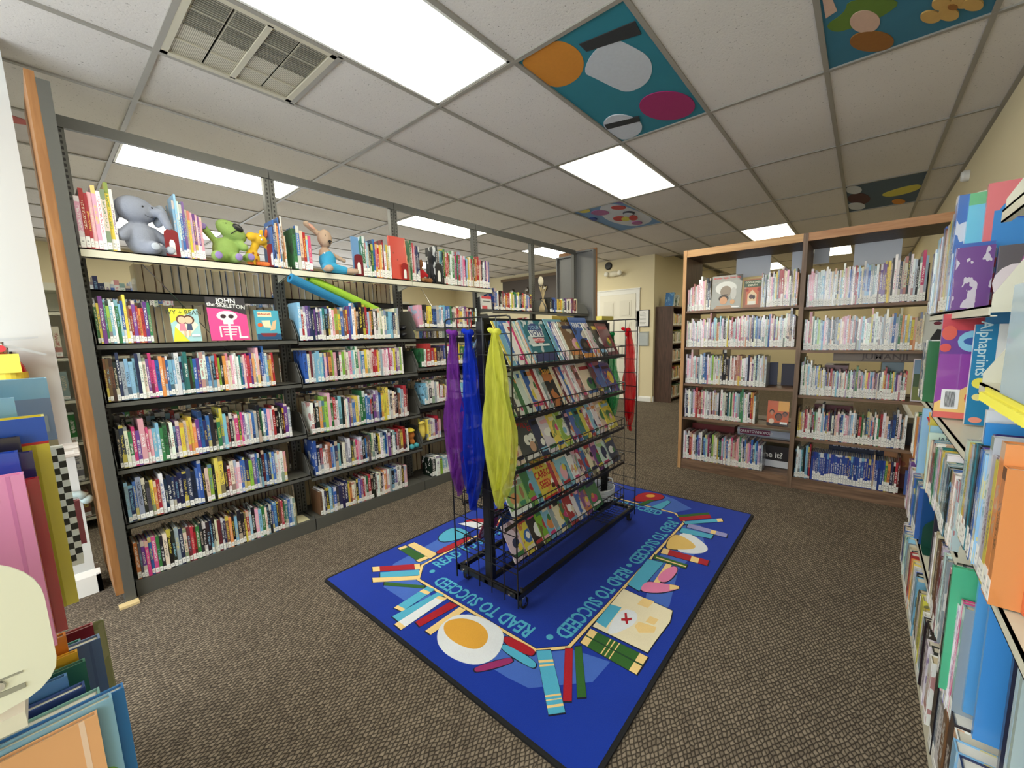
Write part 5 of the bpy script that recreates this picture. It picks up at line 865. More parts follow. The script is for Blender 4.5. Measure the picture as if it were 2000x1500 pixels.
def john(b, t, w_, h):
    P = [(0, 0), (w_, 0), (w_, h * .60), (w_ * .5, h * .72), (0, h * .76)]
    fprint(b, t, [((236, 80, 150), P), (WHI, E_(w_ * .48, h * .57, w_ * .27, h * .12)), (WHI, Q_(w_ * .36, w_ * .62, h * .38, h * .5)), ((60, 40, 50), E_(w_ * .38, h * .56, .014, .012)), ((60, 40, 50), E_(w_ * .58, h * .56, .014, .012)), (WHI, Q_(w_ * .47, w_ * .53, .0, h * .38)), (WHI, Q_(w_ * .27, w_ * .74, h * .31, h * .335)), (WHI, Q_(w_ * .32, w_ * .69, h * .245, h * .27)), (WHI, Q_(w_ * .34, w_ * .67, h * .18, h * .205)), (WHI, Q_(w_ * .36, w_ * .65, h * .12, h * .14)), (WHI, Q_(w_ * .24, w_ * .28, h * .08, h * .33)), (WHI, Q_(w_ * .73, w_ * .77, h * .08, h * .33)), (WHI, Q_(w_ * .72, w_ * .95, h * .04, h * .09))])
    ftext(b, t, 'JOHN', .038, w_ * .5, h * .92, WHI, .02); ftext(b, t, 'the SKELETON', .031, w_ * .5, h * .81, WHI, .018, .95, -.08)
def haggis(b, t, w_, h):
    fprint(b, t, [((236, 225, 190), Q_(w_ * .12, w_ * .7, h * .78, h * .95)), ((40, 80, 120), Q_(0, w_, 0, h * .2)), ((130, 50, 60), [(w_ * .12, h * .22), (w_ * .85, h * .22), (w_ * .72, h * .1), (w_ * .25, h * .1)]), ((225, 190, 150), [(w_ * .55, h * .3), (w_ * .78, h * .35), (w_ * .88, h * .68), (w_ * .72, h * .62)]), ((235, 225, 190), [(w_ * .25, h * .65), (w_ * .6, h * .66), (w_ * .62, h * .4), (w_ * .32, h * .42)]), ((220, 100, 50), E_(w_ * .17, h * .5, .014, .012))])
    ftext(b, t, 'HAGGIS', .02, w_ * .4, h * .87, (190, 60, 50), .02)
zz = 1.333
b = facebook((-1.275, YF + .02, zz), .125, .18, .010, 0, R(8), (170, 215, 220), (170, 215, 220), 'yellow and pale blue face-out book with two girls on its cover', sp=.001); ivy(b, .010, .125, .18)
b = facebook((-1.108, YF + .02, zz), .193, .25, .014, 0, R(7), (62, 60, 66), (62, 60, 66), 'pink and black face-out book with white skeleton on its cover', sp=.001); john(b, .014, .193, .25)
bh = facebook((-.872, YF + .02, zz), .135, .182, .010, 0, R(7), (80, 170, 195), (80, 170, 195), 'small teal face-out book with pirate ship at right end of second shelf', sp=.001)
haggis(bh, .010, .135, .182)
b = facebook((.105, YF + .02, ZT), .15, .33, .02, 0, R(6), (205, 75, 60), (205, 75, 60), 'large red glitter picture book standing face-out on top shelf', sp=.001); fprint(b, .02, [((150, 60, 50), E_(.03 + .03 * k, .2 - .05 * (k % 3), .006, .007, 8)) for k in range(3)] + [((225, 150, 110), Q_(.143, .148, .01, .32))])
b = facebook((.50, YF + .05, ZT), .13, .27, .012, 0, R(5), (45, 45, 48), (90, 90, 92), 'speckled black picture book face-out behind the black bookend', sp=.001)
b = facebook((-.19, YF + .05, ZT), .11, .28, .012, 0, R(4), (110, 150, 195), (150, 185, 215), 'tall blue clear-covered book after the plush rabbit', sp=.001)
t = thing('sports_shoes', 'pair of black and white striped shoes at right end of second bay shelf', 'shoes', (.19, 1.44, 1.322))
for k in (0, 1):
    b = MB(); b.ell((0, -.0, .03 + .055 * k), (.03, .07, .026)); b.build('shoe', BLK, t, smooth=True)
    for q in range(3): b = MB(); b.ell((0, -.056 + .022 * q, .030 + .055 * k), (.012 + .008 * q, .0025, .010 + .006 * q)); b.build('stripe', TRIMW, t, smooth=True)
b = facebook((1.05, YF - .0, 1.583), .13, .12, .02, 0, R(3), (210, 210, 205), (190, 60, 70), 'small white and red boxed book at left end of fourth bay', sp=.001); ftext(b, .02, 'CODE HUNTERS', .016, .065, .07, (40, 40, 45), .02, .8); fprint(b, .02, [((200, 80, 85), Q_(0, .13, .095, .12)), ((200, 80, 85), Q_(0, .07, .0, .03))])
t = thing('dried_grass_vase', 'cream gourd-shaped vase with dried grass on the top shelf of fourth bay', 'vase', (2.16, 1.45, 1.583)); b = MB(); b.lathe([(0, 0), (.04, 0), (.05, .04), (.03, .1), (.018, .14), (.022, .15)], n=18); b.build('vase_body', M('gourd', (190, 170, 130), .6, 0, .2, 30), t, smooth=True)
for k in range(14): b = MB() if k == 0 else b; a = rnd.uniform(0, 6.3); b.tube([(0, 0, .14), (.02 * math.cos(a), .02 * math.sin(a), .22), (.05 * math.cos(a), .04 * math.sin(a), .3)], .002, 4)
b.build('dried_grass', M('straw', (205, 185, 140), .9), t); dot('gourd', (-.01, .02, .36), (.035, .03, .055), M('gourd_pale', (214, 205, 180), .6), t)
# ---------------- wooden bookcase face-outs and games
def eagle(b, t, w_, h):
    fprint(b, t, [((170, 172, 168), [(0, 0), (w_, 0), (w_, h * .8), (w_ * .8, h * .84), (w_ * .2, h * .82), (0, h * .74)]), ((225, 226, 222), E_(w_ * .48, h * .62, w_ * .36, h * .2)), ((150, 135, 120), E_(w_ * .48, h * .52, w_ * .19, h * .17)), ((200, 200, 196), E_(w_ * .74, h * .45, w_ * .1, h * .18)), ((48, 36, 30), E_(w_ * .42, h * .31, w_ * .17, h * .11)), ((214, 160, 120), E_(w_ * .42, h * .25, w_ * .13, h * .115)), ((176, 140, 110), [(w_ * .1, 0), (w_ * .2, h * .1), (w_ * .65, h * .1), (w_ * .8, 0)]), ((214, 165, 120), E_(w_ * .72, h * .2, w_ * .08, h * .07)), ((70, 55, 50), Q_(w_ * .42, w_ * .56, h * .425, h * .437)), ((238, 238, 238), Q_(w_ * .7, w_ * .95, h * .03, h * .07))])
    ftext(b, t, 'Brother Eagle, Sister Sky', .0215, w_ * .5, h * .93, (215, 45, 50), .012)
def godf(b, t, w_, h):
    fprint(b, t, [((70, 90, 70), Q_(.003, w_ - .003, h * .72, h * .95)), ((205, 110, 80), Q_(w_ * .15, w_ * .85, h * .1, h * .7)), ((232, 205, 170), [(w_ * .25, h * .1), (w_ * .75, h * .1), (w_ * .75, h * .45), (w_ * .5, h * .62), (w_ * .25, h * .45)]), ((90, 60, 70), E_(w_ * .45, h * .38, .016, .02)), ((60, 50, 60), E_(w_ * .6, h * .36, .01, .018)), ((238, 236, 228), Q_(w_ * .3, w_ * .7, h * .1, h * .22)), ((160, 50, 50), E_(w_ * .2, h * .62, .012, .014)), ((160, 50, 50), E_(w_ * .85, h * .62, .012, .014))])
    ftext(b, t, 'GODFATHER', .021, w_ * .5, h * .88, (236, 232, 210), .02, .92); ftext(b, t, 'DEATH', .021, w_ * .5, h * .78, (236, 232, 210), .02)
def heads(b, t, w_, h):
    fprint(b, t, [((232, 170, 80), Q_(w_ * .5, w_, h * .6, h)), ((44, 30, 28), Q_(0, w_, 0, h * .12)), ((46, 34, 30), E_(w_ * .22, h * .56, .018, .02)), ((190, 130, 100), E_(w_ * .22, h * .52, .013, .018)), ((40, 28, 26), E_(w_ * .55, h * .38, .028, .032)), ((110, 66, 48), E_(w_ * .55, h * .34, .022, .03)), ((40, 30, 28), E_(w_ * .83, h * .5, .018, .02)), ((130, 80, 60), E_(w_ * .83, h * .46, .014, .018)), ((225, 205, 185), E_(w_ * .22, h * .18, .02, .022)), ((240, 240, 240), Q_(w_ * .62, w_ * .95, h * .08, h * .17))])
def art1(b, t, w_, h): fprint(b, t, [((28, 28, 32), [(w_ * .2, h * .05), (w_ * .35, h * .12), (w_ * .45, h * .06), (w_ * .7, h * .1), (w_ * .6, h * .4), (w_ * .75, h * .5), (w_ * .35, h * .55), (w_ * .2, h * .3)]), ((60, 90, 150), E_(w_ * .4, h * .82, .018, .02)), ((110, 30, 50), E_(w_ * .35, h * .7, .02, .012))])
def land(b, t, w_, h): fprint(b, t, [((110, 140, 170), Q_(.006, w_ - .006, h * .65, h - .008)), ((60, 84, 50), Q_(.006, w_ - .006, h * .35, h * .65)), ((110, 120, 60), Q_(.006, w_ - .006, .008, h * .35)), ((90, 70, 50), E_(w_ * .5, h * .55, .04, .02)), ((160, 160, 70), E_(w_ * .45, h * .2, .05, .03)), ((190, 160, 170), E_(w_ * .8, h * .78, .03, .03))])
def fb_(ya, z, w_, h, t, c, lbl, fn=None, x=BX + .04): 
    b = facebook((x, ya, z), w_, h, t, -PI / 2, R(6), c, jit(c, 20), lbl, sp=.001); fn and fn(b, t, w_, h); return b
fb_(-.405, 1.506, .24, .29, .014, (44, 40, 42), 'large dark face-out book with feathered elder and boy portrait', eagle)
fb_(-.658, 1.506, .135, .24, .012, (150, 90, 60), 'red-brown face-out book with arched doorway on top wooden shelf', godf, BX + .05)
fb_(-.89, .508, .155, .21, .01, (205, 95, 50), 'orange face-out book with five faces on fourth shelf of left wooden bay', heads)
fb_(-1.79, 1.15, .19, .26, .012, (205, 208, 204), 'pale face-out book with black dancing cat silhouette on second shelf', art1)
fb_(-1.76, .788, .24, .30, .018, (205, 196, 205), 'framed landscape puzzle box standing face-out on third shelf', land)
fb_(-1.80, 1.488, .2, .26, .012, (60, 55, 60), 'dark face-out book with blue band at right of top shelf', lambda b, t, w_, h: fprint(b, t, [((70, 150, 200), Q_(.0, w_, .03, .085)), ((225, 235, 240), E_(.06, .055, .03, .016)), ((110, 150, 120), Q_(.05, .16, .2, .215))]))
fb_(-1.69, 1.488, .11, .27, .01, (52, 52, 56), 'black face-out sign card behind the magenta book on top shelf', None, BX + .19)
fb_(-1.62, .094, .22, .28, .016, (150, 90, 55), 'autumn coloured puzzle box at right of bottom wooden shelf', lambda b, t, w_, h: fprint(b, t, [((200, 130, 60), Q_(0, w_, h * .6, h)), ((110, 35, 35), Q_(0, w_, 0, h * .4)), ((180, 90, 50), E_(.1, .19, .07, .03))]), BX + .2)
fb_(-1.78, .094, .16, .18, .012, (70, 100, 175), 'blue picture book propped at right end of bottom wooden shelf', lambda b, t, w_, h: ftext(b, t, 'Puer', .035, .06, .14, (215, 225, 240)), BX + .05)
def gbox(lbl, x0, x1, y0, y1, z0, z1, c, txt=None, tc=(240, 240, 240), size=.04, band=None, sx=1.0, bold=.02):
    t = thing('board_game', lbl, 'board game', (x0, y1, z0)); w_ = y1 - y0; h = z1 - z0
    b = MB(); b.box(0, x1 - x0, -w_, 0, 0, h * .48); b.build('box_base', M('box_%d_%d_%d' % tuple(int(v * .8) for v in c), tuple(v * .8 for v in c), .4), t); b = MB(); b.box(-.001, x1 - x0 + .001, -w_ - .001, .001, h * .2, h); b.build('box_lid', M('box_%d_%d_%d' % c, c, .4), t)
    if band: b = MB(); b.box(-.0016, -.001, -w_ * band[1], -w_ * band[0], h * .25, h * .95); b.build('title_band', M('band_%d_%d_%d' % band[2], band[2], .4), t)
    if txt:
        cy = -w_ * (.5 if not band else (band[0] + band[1]) / 2); T = Matrix(((0, 0, -1, -.0018), (-1, 0, 0, cy), (0, 1, 0, h * .58), (0, 0, 0, 1))); text_part('box_lettering', txt, size, M('ink_%02x%02x%02x' % tc, tc, .4), t, T, bold, sx, .0004)
gbox('flat pale board game box with maroon title band in left wooden bay', 2.40, 2.62, -1.055, -.63, .346, .346 + .07, (196, 205, 222), 'MORRISTOWNOPOLY', (240, 235, 240), .034, (.04, .62, (130, 40, 80)), .85)
bpy.context.view_layer.update()
gbox('dark red board game box under fourth shelf of left wooden bay', 2.40, 2.62, -.60, -.22, .346, .41, (120, 38, 40), None)
gbox('black quiz game box with white title at foot of left bay', 2.36, 2.62, -1.05, -.72, .094, .29, (38, 32, 34), 'Scene it?', (238, 238, 235), .075, None, .9)
b = MB(); b.box(2.357, 2.36, -1.05, -.72, .10, .16); tag(b.build('game_side_label', M('label_white', (225, 228, 235), .5)), 'white strip along foot of the black quiz game box', 'label')
gbox('plain brown board game box at back of second shelf, right bay', 2.36, 2.62, -1.86, -1.33, 1.15 - .0, 1.215, (150, 130, 112), None)
gbox('grey-blue board game box at back of third shelf, right bay', 2.36, 2.62, -1.72, -1.60, .788, 1.05, (120, 140, 150), 'Clue', (240, 240, 240), .045)
gbox('long brown board game box with dark title above third shelf books', 2.38, 2.62, -1.92, -1.30, 1.052, 1.115, (158, 138, 120), 'JUMANJI', (96, 74, 60), .06, None, 1.2)
gbox('maroon and tan game box behind books row, fourth shelf right bay', 2.40, 2.62, -1.45, -1.20, .432, .69, (110, 36, 44))
gbox('blue game box at back of bottom shelf, right bay', 2.36, 2.62, -1.66, -1.32, .094, .325, (40, 60, 120))
gbox('flat navy game box with pale title above the royal blue books', 2.36, 2.62, -1.66, -1.32, .326, .41, (30, 36, 66), 'BALDERDASH', (215, 220, 232), .05, None, .95)
gbox('two-tone grey puzzle box at back of third shelf', 2.36, 2.62, -1.40, -1.25, .788, 1.02, (120, 90, 95))
gbox('black game boxes behind the fourth shelf right bay', 2.36, 2.62, -2.0, -1.76, .432, .60, (34, 34, 38))
# rear contents of left bay, seen in the gaps
for z0, z1, ya, yb_, c in ((.83, 1.02, -.95, -1.05, (70, 70, 86)), (.83, 1.03, -.78, -.92, (96, 100, 122)), (1.506, 1.70, -.36, -.41, (60, 50, 44))):
    b = MB(); b.box(2.40, 2.415, yb_, ya, z0 + .002, z1); tag(b.build('notice_card', M('card_%d' % c[0], c, .6)), {70: 'dark notice card at back of third shelf beside middle upright', 96: 'grey-blue notice card at back of third wooden shelf', 60: 'dark brown card behind top shelf books of left wooden bay'}[c[0]], 'card')
gbox('yellow toy packet leaning at back of fourth shelf in left bay', 2.30, 2.33, -1.0, -.88, .507, .70, (215, 220, 90))
# ================================================================== LEFT FOREGROUND UNIT (cream steel)
lu = thing('cream_display_shelf', 'cream steel shelf unit at left edge holding large picture books', 'bookshelf')
SM = CREAMS
for z in (.885, .50, .12):
    m = MB(); m.box(-2.06, -1.83, -.73, .35, z - .02, z); m.build('shelf', SM, lu)
m = MB(); P = [(-2.06, .878), (-1.845, .898)] + [(-1.838 + .04 * math.sin(a), .94 - .04 * math.cos(a)) for a in [PI / 2 * k / 5 for k in range(6)]] + [(-1.865 + .067 * math.cos(a), 1.02 + .068 * math.sin(a)) for a in [PI / 2 * k / 8 for k in range(9)]] + [(-2.06, 1.095)]
m.prism(chaikin(P, 1)[2:-1] if 0 else P, -.735, -.732, 'y'); o = m.build('end_bracket', M('cream_enamel', (226, 228, 208), .3), lu)
m = MB(); m.box(-1.90, -1.825, -.7365, -.735, .918, .924); m.box(-1.90, -1.825, -.7365, -.735, .938, .94); m.build('bracket_slot', M('slot_shadow', (150, 150, 135)), o); m = MB(); m.lathe([(0, -.003), (.006, -.003), (.007, 0)], (-1.845, -.735, .932), 10, axis='y'); m.build('rivet', CHROME, o)
m = MB(); m.box(-2.09, -2.06, -.73, .35, 0, 1.35); m.build('back_panel', SM, lu)
LU = [  # y, z0, t, h, d(out), colour, colour2, label, xout, tilt
 (-.60, .887, .020, .262, .24, (232, 150, 205), (240, 190, 225), 'large pink picture book face-on beside the cream bracket', -1.80),
 (-.572, .887, .006, .235, .22, (225, 150, 60), (230, 200, 120), 'thin orange book just behind the large pink book', -1.80),
 (-.562, .887, .012, .245, .22, (160, 25, 45), (90, 20, 40), 'dark red book behind the large pink book', -1.788),
 (-.545, .887, .018, .285, .23, (25, 70, 190), (240, 240, 240), 'royal blue book with white top edge behind the pink book', -1.803),
 (-.52, .887, .014, .278, .22, (40, 45, 110), (30, 30, 60), 'navy book behind the royal blue one', -1.79),
 (-.495, .887, .010, .30, .24, (40, 36, 50), (120, 110, 90), 'black book with worn corner behind the blue books', -1.80),
 (-.475, .887, .036, .325, .24, (215, 200, 50), (30, 80, 185), 'thick yellow book with blue top band', -1.772),
 (-.425, .887, .012, .355, .22, (120, 175, 220), (150, 190, 225), 'pale blue book standing above the yellow one', -1.80),
 (-.30, .887, .014, .245, .22, (240, 240, 236), (20, 20, 22), 'book with black and white checkered spine', -1.756),
 (-.24, .887, .024, .375, .26, (128, 180, 214), (110, 140, 150), 'tallest pale blue picture book with clock and room drawing', -1.76),
 (-.18, .887, .012, .10, .2, (150, 30, 60), (220, 220, 230), 'maroon book with white sticker beyond checkered book', -1.745),
 (-.62, .502, .012, .262, .24, (238, 182, 130), (240, 200, 170), 'peach picture book nearest the camera on lower left shelf', -1.775),
 (-.605, .502, .016, .268, .24, (140, 190, 220), (150, 190, 90), 'pale blue book with green tree behind the peach book', -1.757),
 (-.585, .502, .016, .262, .24, (50, 130, 205), (60, 140, 210), 'bright blue book sticking out on lower left shelf', -1.742),
 (-.56, .502, .022, .255, .24, (140, 190, 185), (120, 180, 170), 'teal picture book on lower left shelf', -1.768),
 (-.53, .502, .018, .262, .23, (50, 80, 150), (225, 232, 238), 'navy and white striped picture book on lower left shelf', -1.783),
 (-.505, .502, .010, .28, .22, (90, 140, 200), (200, 210, 225), 'mid blue thin book behind the striped one', -1.80),
 (-.475, .502, .012, .275, .22, (60, 120, 100), (40, 90, 80), 'dark green thin book on lower left shelf', -1.778),
 (-.45, .502, .010, .285, .22, (230, 175, 50), (50, 60, 80), 'mustard thin book on lower left shelf', -1.785),
 (-.425, .502, .016, .31, .2, (220, 130, 50), (235, 225, 210), 'orange book with white sticker on lower left shelf', -1.795),
 (-.39, .502, .020, .262, .24, (92, 120, 170), (100, 125, 175), 'slate blue picture book on lower left shelf', -1.755),
 (-.33, .502, .014, .24, .2, (40, 130, 120), (240, 240, 240), 'teal green book on lower left shelf', -1.78),
 (-.27, .502, .014, .235, .2, (150, 30, 45), (240, 240, 240), 'red book leaning beyond the teal one', -1.76)]
LT = {}
for (y, z, t_, h, d_, c1, c2, lbl, xo) in LU:
    b = one_book((xo, y, z), PI / 2, t_, h, d_, 'w', 0, 0, True, lbl, None, c1=c1, c2=c2, cat='picture book', name='picture_book', sd=.002 + .0005 * len(LT)); LT[lbl] = (b, t_, h, d_)
def LT_(key): return [v for k, v in LT.items() if key in k][0]
def lprint(key, items):
    """flat prints on the board facing the camera (local -x); y measured from the spine"""
    b, t_, h, d_ = LT_(key)
    for n_, (c, P) in enumerate(items): m = MB(); m.prism(P, -.0003 * (n_ + 1), 0, 'x'); m.build('cover_print', M('print_%02x%02x%02x' % c, c, .35), b)
def ltext(key, txt, size, y, z, c, sx=1, bold=.01):
    b, t_, h, d_ = LT_(key); T = Matrix(((0, 0, -1, -.0012), (-1, 0, 0, y), (0, 1, 0, z), (0, 0, 0, 1))); text_part('title_lettering', txt, size, M('ink_%02x%02x%02x' % c, c, .4), b, T, bold, sx, .0003)
ltext('large pink', '3 and up', .012, .045, .232, (120, 80, 110)); lprint('large pink', [((214, 130, 190), Q_(.012, .016, .0, .262)), ((130, 150, 60), [(.05, .10), (.065, .108), (.08, .10), (.10, .085), (.08, .09)])])
lprint('thick yellow', [((35, 85, 190), Q_(0, .24, .285, .325)), ((200, 40, 40), Q_(0, .24, .281, .285)), ((190, 175, 40), Q_(.014, .019, 0, .28))]); ltext('thick yellow', 'PIXAR', .012, .06, .27, (120, 110, 60))
lprint('tallest pale', [((122, 142, 176), Q_(0, .26, .25, .335)), ((86, 92, 100), Q_(.045, .105, .268, .325)), ((190, 182, 172), Q_(.076, .099, .274, .319)), ((70, 110, 160), Q_(.051, .073, .274, .319)), ((150, 170, 196), E_(.135, .295, .024, .024)), ((84, 104, 130), E_(.135, .295, .019, .019)), ((190, 208, 222), E_(.135, .295, .016, .016)), ((150, 162, 176), Q_(.008, .036, .268, .30)), ((170, 158, 124), Q_(0, .26, .238, .25))])
b, t_, h, d_ = LT_('checkered'); m = MB(); m2 = MB()
for k in range(18): (m if k % 2 else m2).box(0.0, t_ * .5, -.0008, 0, .01 + k * .0128, .01 + (k + 1) * .0128); (m2 if k % 2 else m).box(t_ * .5, t_, -.0008, 0, .01 + k * .0128, .01 + (k + 1) * .0128)

for k in range(18): (m if k % 2 else m2).box(-.0008, 0, 0, .009, .01 + k * .0128, .01 + (k + 1) * .0128); (m2 if k % 2 else m).box(-.0008, 0, .009, .018, .01 + k * .0128, .01 + (k + 1) * .0128)
m.build('checker_print', BLK, b); m2.build('checker_print', TRIMW, b)
lprint('pale blue book with green', [((120, 180, 70), E_(.03, .12, .03, .04)), ((90, 80, 60), E_(.02, .06, .02, .01))]); lprint('navy and white', [((225, 232, 240), [(.05, .05), (.2, .05), (.2, .24), (.12, .24)]), ((70, 130, 190), [(.07, .05), (.1, .05), (.09, .24), (.075, .24)]), ((70, 130, 190), [(.13, .05), (.16, .05), (.14, .24), (.11, .24)]), ((40, 60, 120), Q_(.0, .07, .19, .262))])
lprint('peach', [((245, 215, 190), Q_(.014, .02, 0, .262))]); lprint('slate', [((80, 105, 155), Q_(.012, .016, 0, .262))]); lprint('teal picture', [((120, 172, 168), Q_(.014, .018, 0, .255))])
b = one_book((-1.735, .05, .325), PI / 2, .03, .25, .2, 'w', 0, .03, True, 'olive green book leaning out of the lowest left shelf', None, rx=0, c1=(96, 100, 52), c2=(120, 120, 80), cat='picture book', name='picture_book'); b.matrix_world = Matrix.Translation((-1.735, .05, .31)) @ Matrix.Rotation(R(-22), 4, 'X') @ Matrix.Rotation(PI / 2, 4, 'Z')
# fire extinguisher on the pillar wall
t = thing('fire_extinguisher', 'red fire extinguisher hanging on white pillar wall at left edge', 'fire extinguisher', (-1.865, 1.545, .835))
b = MB(); b.lathe([(0, 0), (.06, 0), (.066, .015), (.066, .36), (.06, .40), (.045, .435), (.02, .455), (0, .455)], n=28); b.build('cylinder', M('extinguisher_red', (190, 22, 30), .25), t, smooth=True)
b = MB(); b.lathe([(.0665, .20), (.0667, .205), (.0667, .335), (.0665, .34)], n=28); b.build('instruction_band', M('label_black', (36, 34, 34), .5), t, smooth=True)
b = MB(); b.lathe([(.0672, .345), (.0672, .375)], n=28); b.build('yellow_band', M('label_yellow', (225, 205, 70), .5), t); b = MB(); b.box(-.05, .05, -.072, -.068, .375, .46); b.build('inspection_tag', M('tag_yellow', (240, 225, 90), .6), t)
T = Matrix(((1, 0, 0, .02), (0, 0, -1, -.0690), (0, 1, 0, .31), (0, 0, 0, 1))); text_part('band_lettering', 'INSTRUCTIONS', .014, TRIMW, t, T, .01, 1)
b = MB(); b.lathe([(0, .455), (.022, .455), (.022, .485), (.012, .50), (.012, .515), (0, .515)], n=16); b.build('valve', CHROME, t, smooth=True)
ALU = M('brushed_aluminium', (200, 205, 212), .35, .6); b = MB(); b.prism([(-.02, .515), (.115, .53), (.118, .538), (-.02, .530)], -.009, .009, 'y'); b.build('carry_handle', ALU, t); b = MB(); b.prism([(-.02, .50), (.03, .50), (.135, .455), (.13, .447), (.02, .488), (-.02, .49)], -.009, .009, 'y'); b.build('squeeze_lever', ALU, t)
b = MB(); b.lathe([(0, -.03), (.016, -.03), (.016, -.02), (0, -.02)], (0, 0, .485), 14, axis='y'); b.build('pressure_gauge', M('gauge_red', (205, 60, 70), .3), t); b = MB(); b.box(-.03, .03, .066, .075, .1, .47); b.build('wall_hook', BLK, t)
b = MB(); b.tube([(-1.80, 1.60, .56), (-1.76, 1.585, .57), (-1.71, 1.58, .565), (-1.69, 1.575, .545)], [.02, .017, .017, .023], 12); b.ell((-1.685, 1.572, .53), (.024, .02, .024)); tag(b.build('coat_peg', M('knob_grey', (170, 190, 192), .5), smooth=True), 'pale grey rounded peg at the corner of the white pillar', 'peg')
# ================================================================== RIGHT FOREGROUND UNIT (cream steel)
ru = thing('cream_wall_shelf', 'cream steel shelving along the right wall full of large picture books', 'bookshelf')
YR = -1.72; SECA = (1.08, -.18); SECB = (-.18, -1.25)
LVA = (1.37, .97, .68, .39, .10); LVB = (1.60, 1.17, .77, .34, .10)
for (xa, xb), lv in ((SECA, LVA), (SECB, LVB)):
    for z in lv: steel_shelf(ru, xb, xa, YR, -2.03, z, CREAMS, .16, CREAMS, -1) if z > .2 else None
    m = MB(); m.box(xb, xa, -2.03, YR, .085, .10); m.box(xb, xa, YR - .01, YR, 0, .085); m.build('base_shelf', CREAMS, ru)
for x in (1.08, -.18, -1.25): m = MB(); m.box(x - .015, x + .015, -2.06, -2.03, 0, 2.05); m.build('upright_post', CREAMS, ru)
m = MB(); m.box(-1.25, 1.08, -2.06, -2.055, 0, 1.95); m.build('back_panel', CREAMS, ru)
m = MB(); P = [(-2.05, 1.35), (-1.77, 1.35), (-1.77, 1.80)] + [(-1.85 + .08 * math.cos(a), 1.82 + .10 * math.sin(a)) for a in [PI / 2 * k / 7 for k in range(8)]] + [(-2.05, 1.93)]; m.prism(P, 1.085, 1.09, 'x'); m.build('end_panel', MC['cream_enamel'], ru)
rr_ = [0]
def rrow(codes, xa, xb, z, h, place, out=.018, d_=.24, indiv=True, **k): row(codes, (xa, YR + out, z + .003), PI, xa - xb, h, d_, place, 'picture books on the right wall shelving', indiv, cat='picture book', nm='picture_book', **k)
rrow('snvwCqwzBajweycB', 1.06, .47, 1.37, .30, 'upper shelf by right wall', tops=lambda t: .28 + .09 * t, lab=.05)
rrow('wcbrbv', .44, .34, 1.37, .21, 'upper shelf end by right wall', lab=.05, d_=.10)
rrow('nqwg', 1.04, .84, .97, .27, 'second shelf by right wall', lab=.04)
rrow('wgogcbtw', 1.06, .70, .68, .22, 'third shelf by right wall', tops=lambda t: .2 + .03 * t, lab=.05)
rrow('jurwgsptyccwtskbwz', .40, -.16, .68, .22, 'third shelf end by right wall', lab=.05)
rrow('vmwcbtwb', 1.06, .62, .39, .24, 'fourth shelf by right wall', lab=.05); rrow('wjkanxuqs', .10, -.16, .39, .25, 'fourth shelf end by right wall', lab=.05)
rrow('zwnwbqtcbCsenroywzbkc', 1.06, .32, .103, .20, 'bottom shelf by right wall', lab=.04, tops=lambda t: .19 + .05 * t); rrow('ykwYywkKwkw', .30, -.15, .103, .22, 'bottom shelf end by right wall', lab=.04)
rrow('sqbyzctkvbcZwzylOo', -.20, -.62, .77, .27, 'middle near shelf by right wall', tops=lambda t: .24 + .05 * t, lab=.06)
rrow('wkjkpvvwms', -.20, -.42, .34, .30, 'lower near shelf by right wall', lab=.05)
# large face-on boards on the second shelf
def rface(lbl, x, yl, z, w_, h, t_, c, fn=None, c2=None, name='picture_book', yaw=0):
    b = facebook((x, yl, z), w_, h, t_, -PI / 2, R(2), c, c2 or c, lbl, 'picture book', name=name, sp=.001, yaw=yaw); fn and fn(b, t_, w_, h); return b
def ocean(b, t, w_, h):
    fprint(b, t, [((205, 60, 70), [(0, h * .86), (w_, h * .80), (w_, h), (0, h)]), ((110, 50, 150), Q_(0, w_, h * .62, h * .84)), ((140, 205, 232), E_(w_ * .5, h * .74, w_ * .24, h * .1)), ((50, 90, 170), E_(w_ * .5, h * .74, .025, .014)), ((250, 205, 120), [(0, 0), (w_, 0), (w_, h * .34), (w_ * .5, h * .32), (0, h * .14)]), ((235, 110, 100), Q_(0, w_, 0, h * .06)), ((215, 60, 55), E_(w_ * .6, h * .2, w_ * .14, h * .08)), ((225, 90, 70), E_(w_ * .12, h * .82, w_ * .12, h * .07)), ((225, 80, 70), E_(w_ * .08, h * .68, w_ * .09, h * .04)), ((246, 246, 246), Q_(w_ * .1, w_ * .38, h * .09, h * .28)), ((70, 60, 110), [(w_ * .5, h * .48), (w_ * .8, h * .56), (w_ * .72, h * .5)]), ((70, 60, 110), [(w_ * .6, h * .42), (w_ * .88, h * .5), (w_ * .8, h * .44)])])
    for k in range(9): m = MB(); m.box(t + .0044, t + .0048, w_ * (.16 + .018 * k), w_ * (.168 + .018 * k), h * .11, h * .26); m.build('barcode_bar', BLK, b)
rface('large purple and red ocean board book facing the camera on right shelf', .42, -1.70, .975, .165, .385, .02, (150, 60, 165), ocean)
b = rface('blue board book with rounded title arch behind the T book', .385, -1.80, .975, .23, .388, .02, (70, 165, 225), lambda b, t, w_, h: ftext(b, t, 'baby touch', .03, w_ * .55, h * .93, (200, 230, 240)))
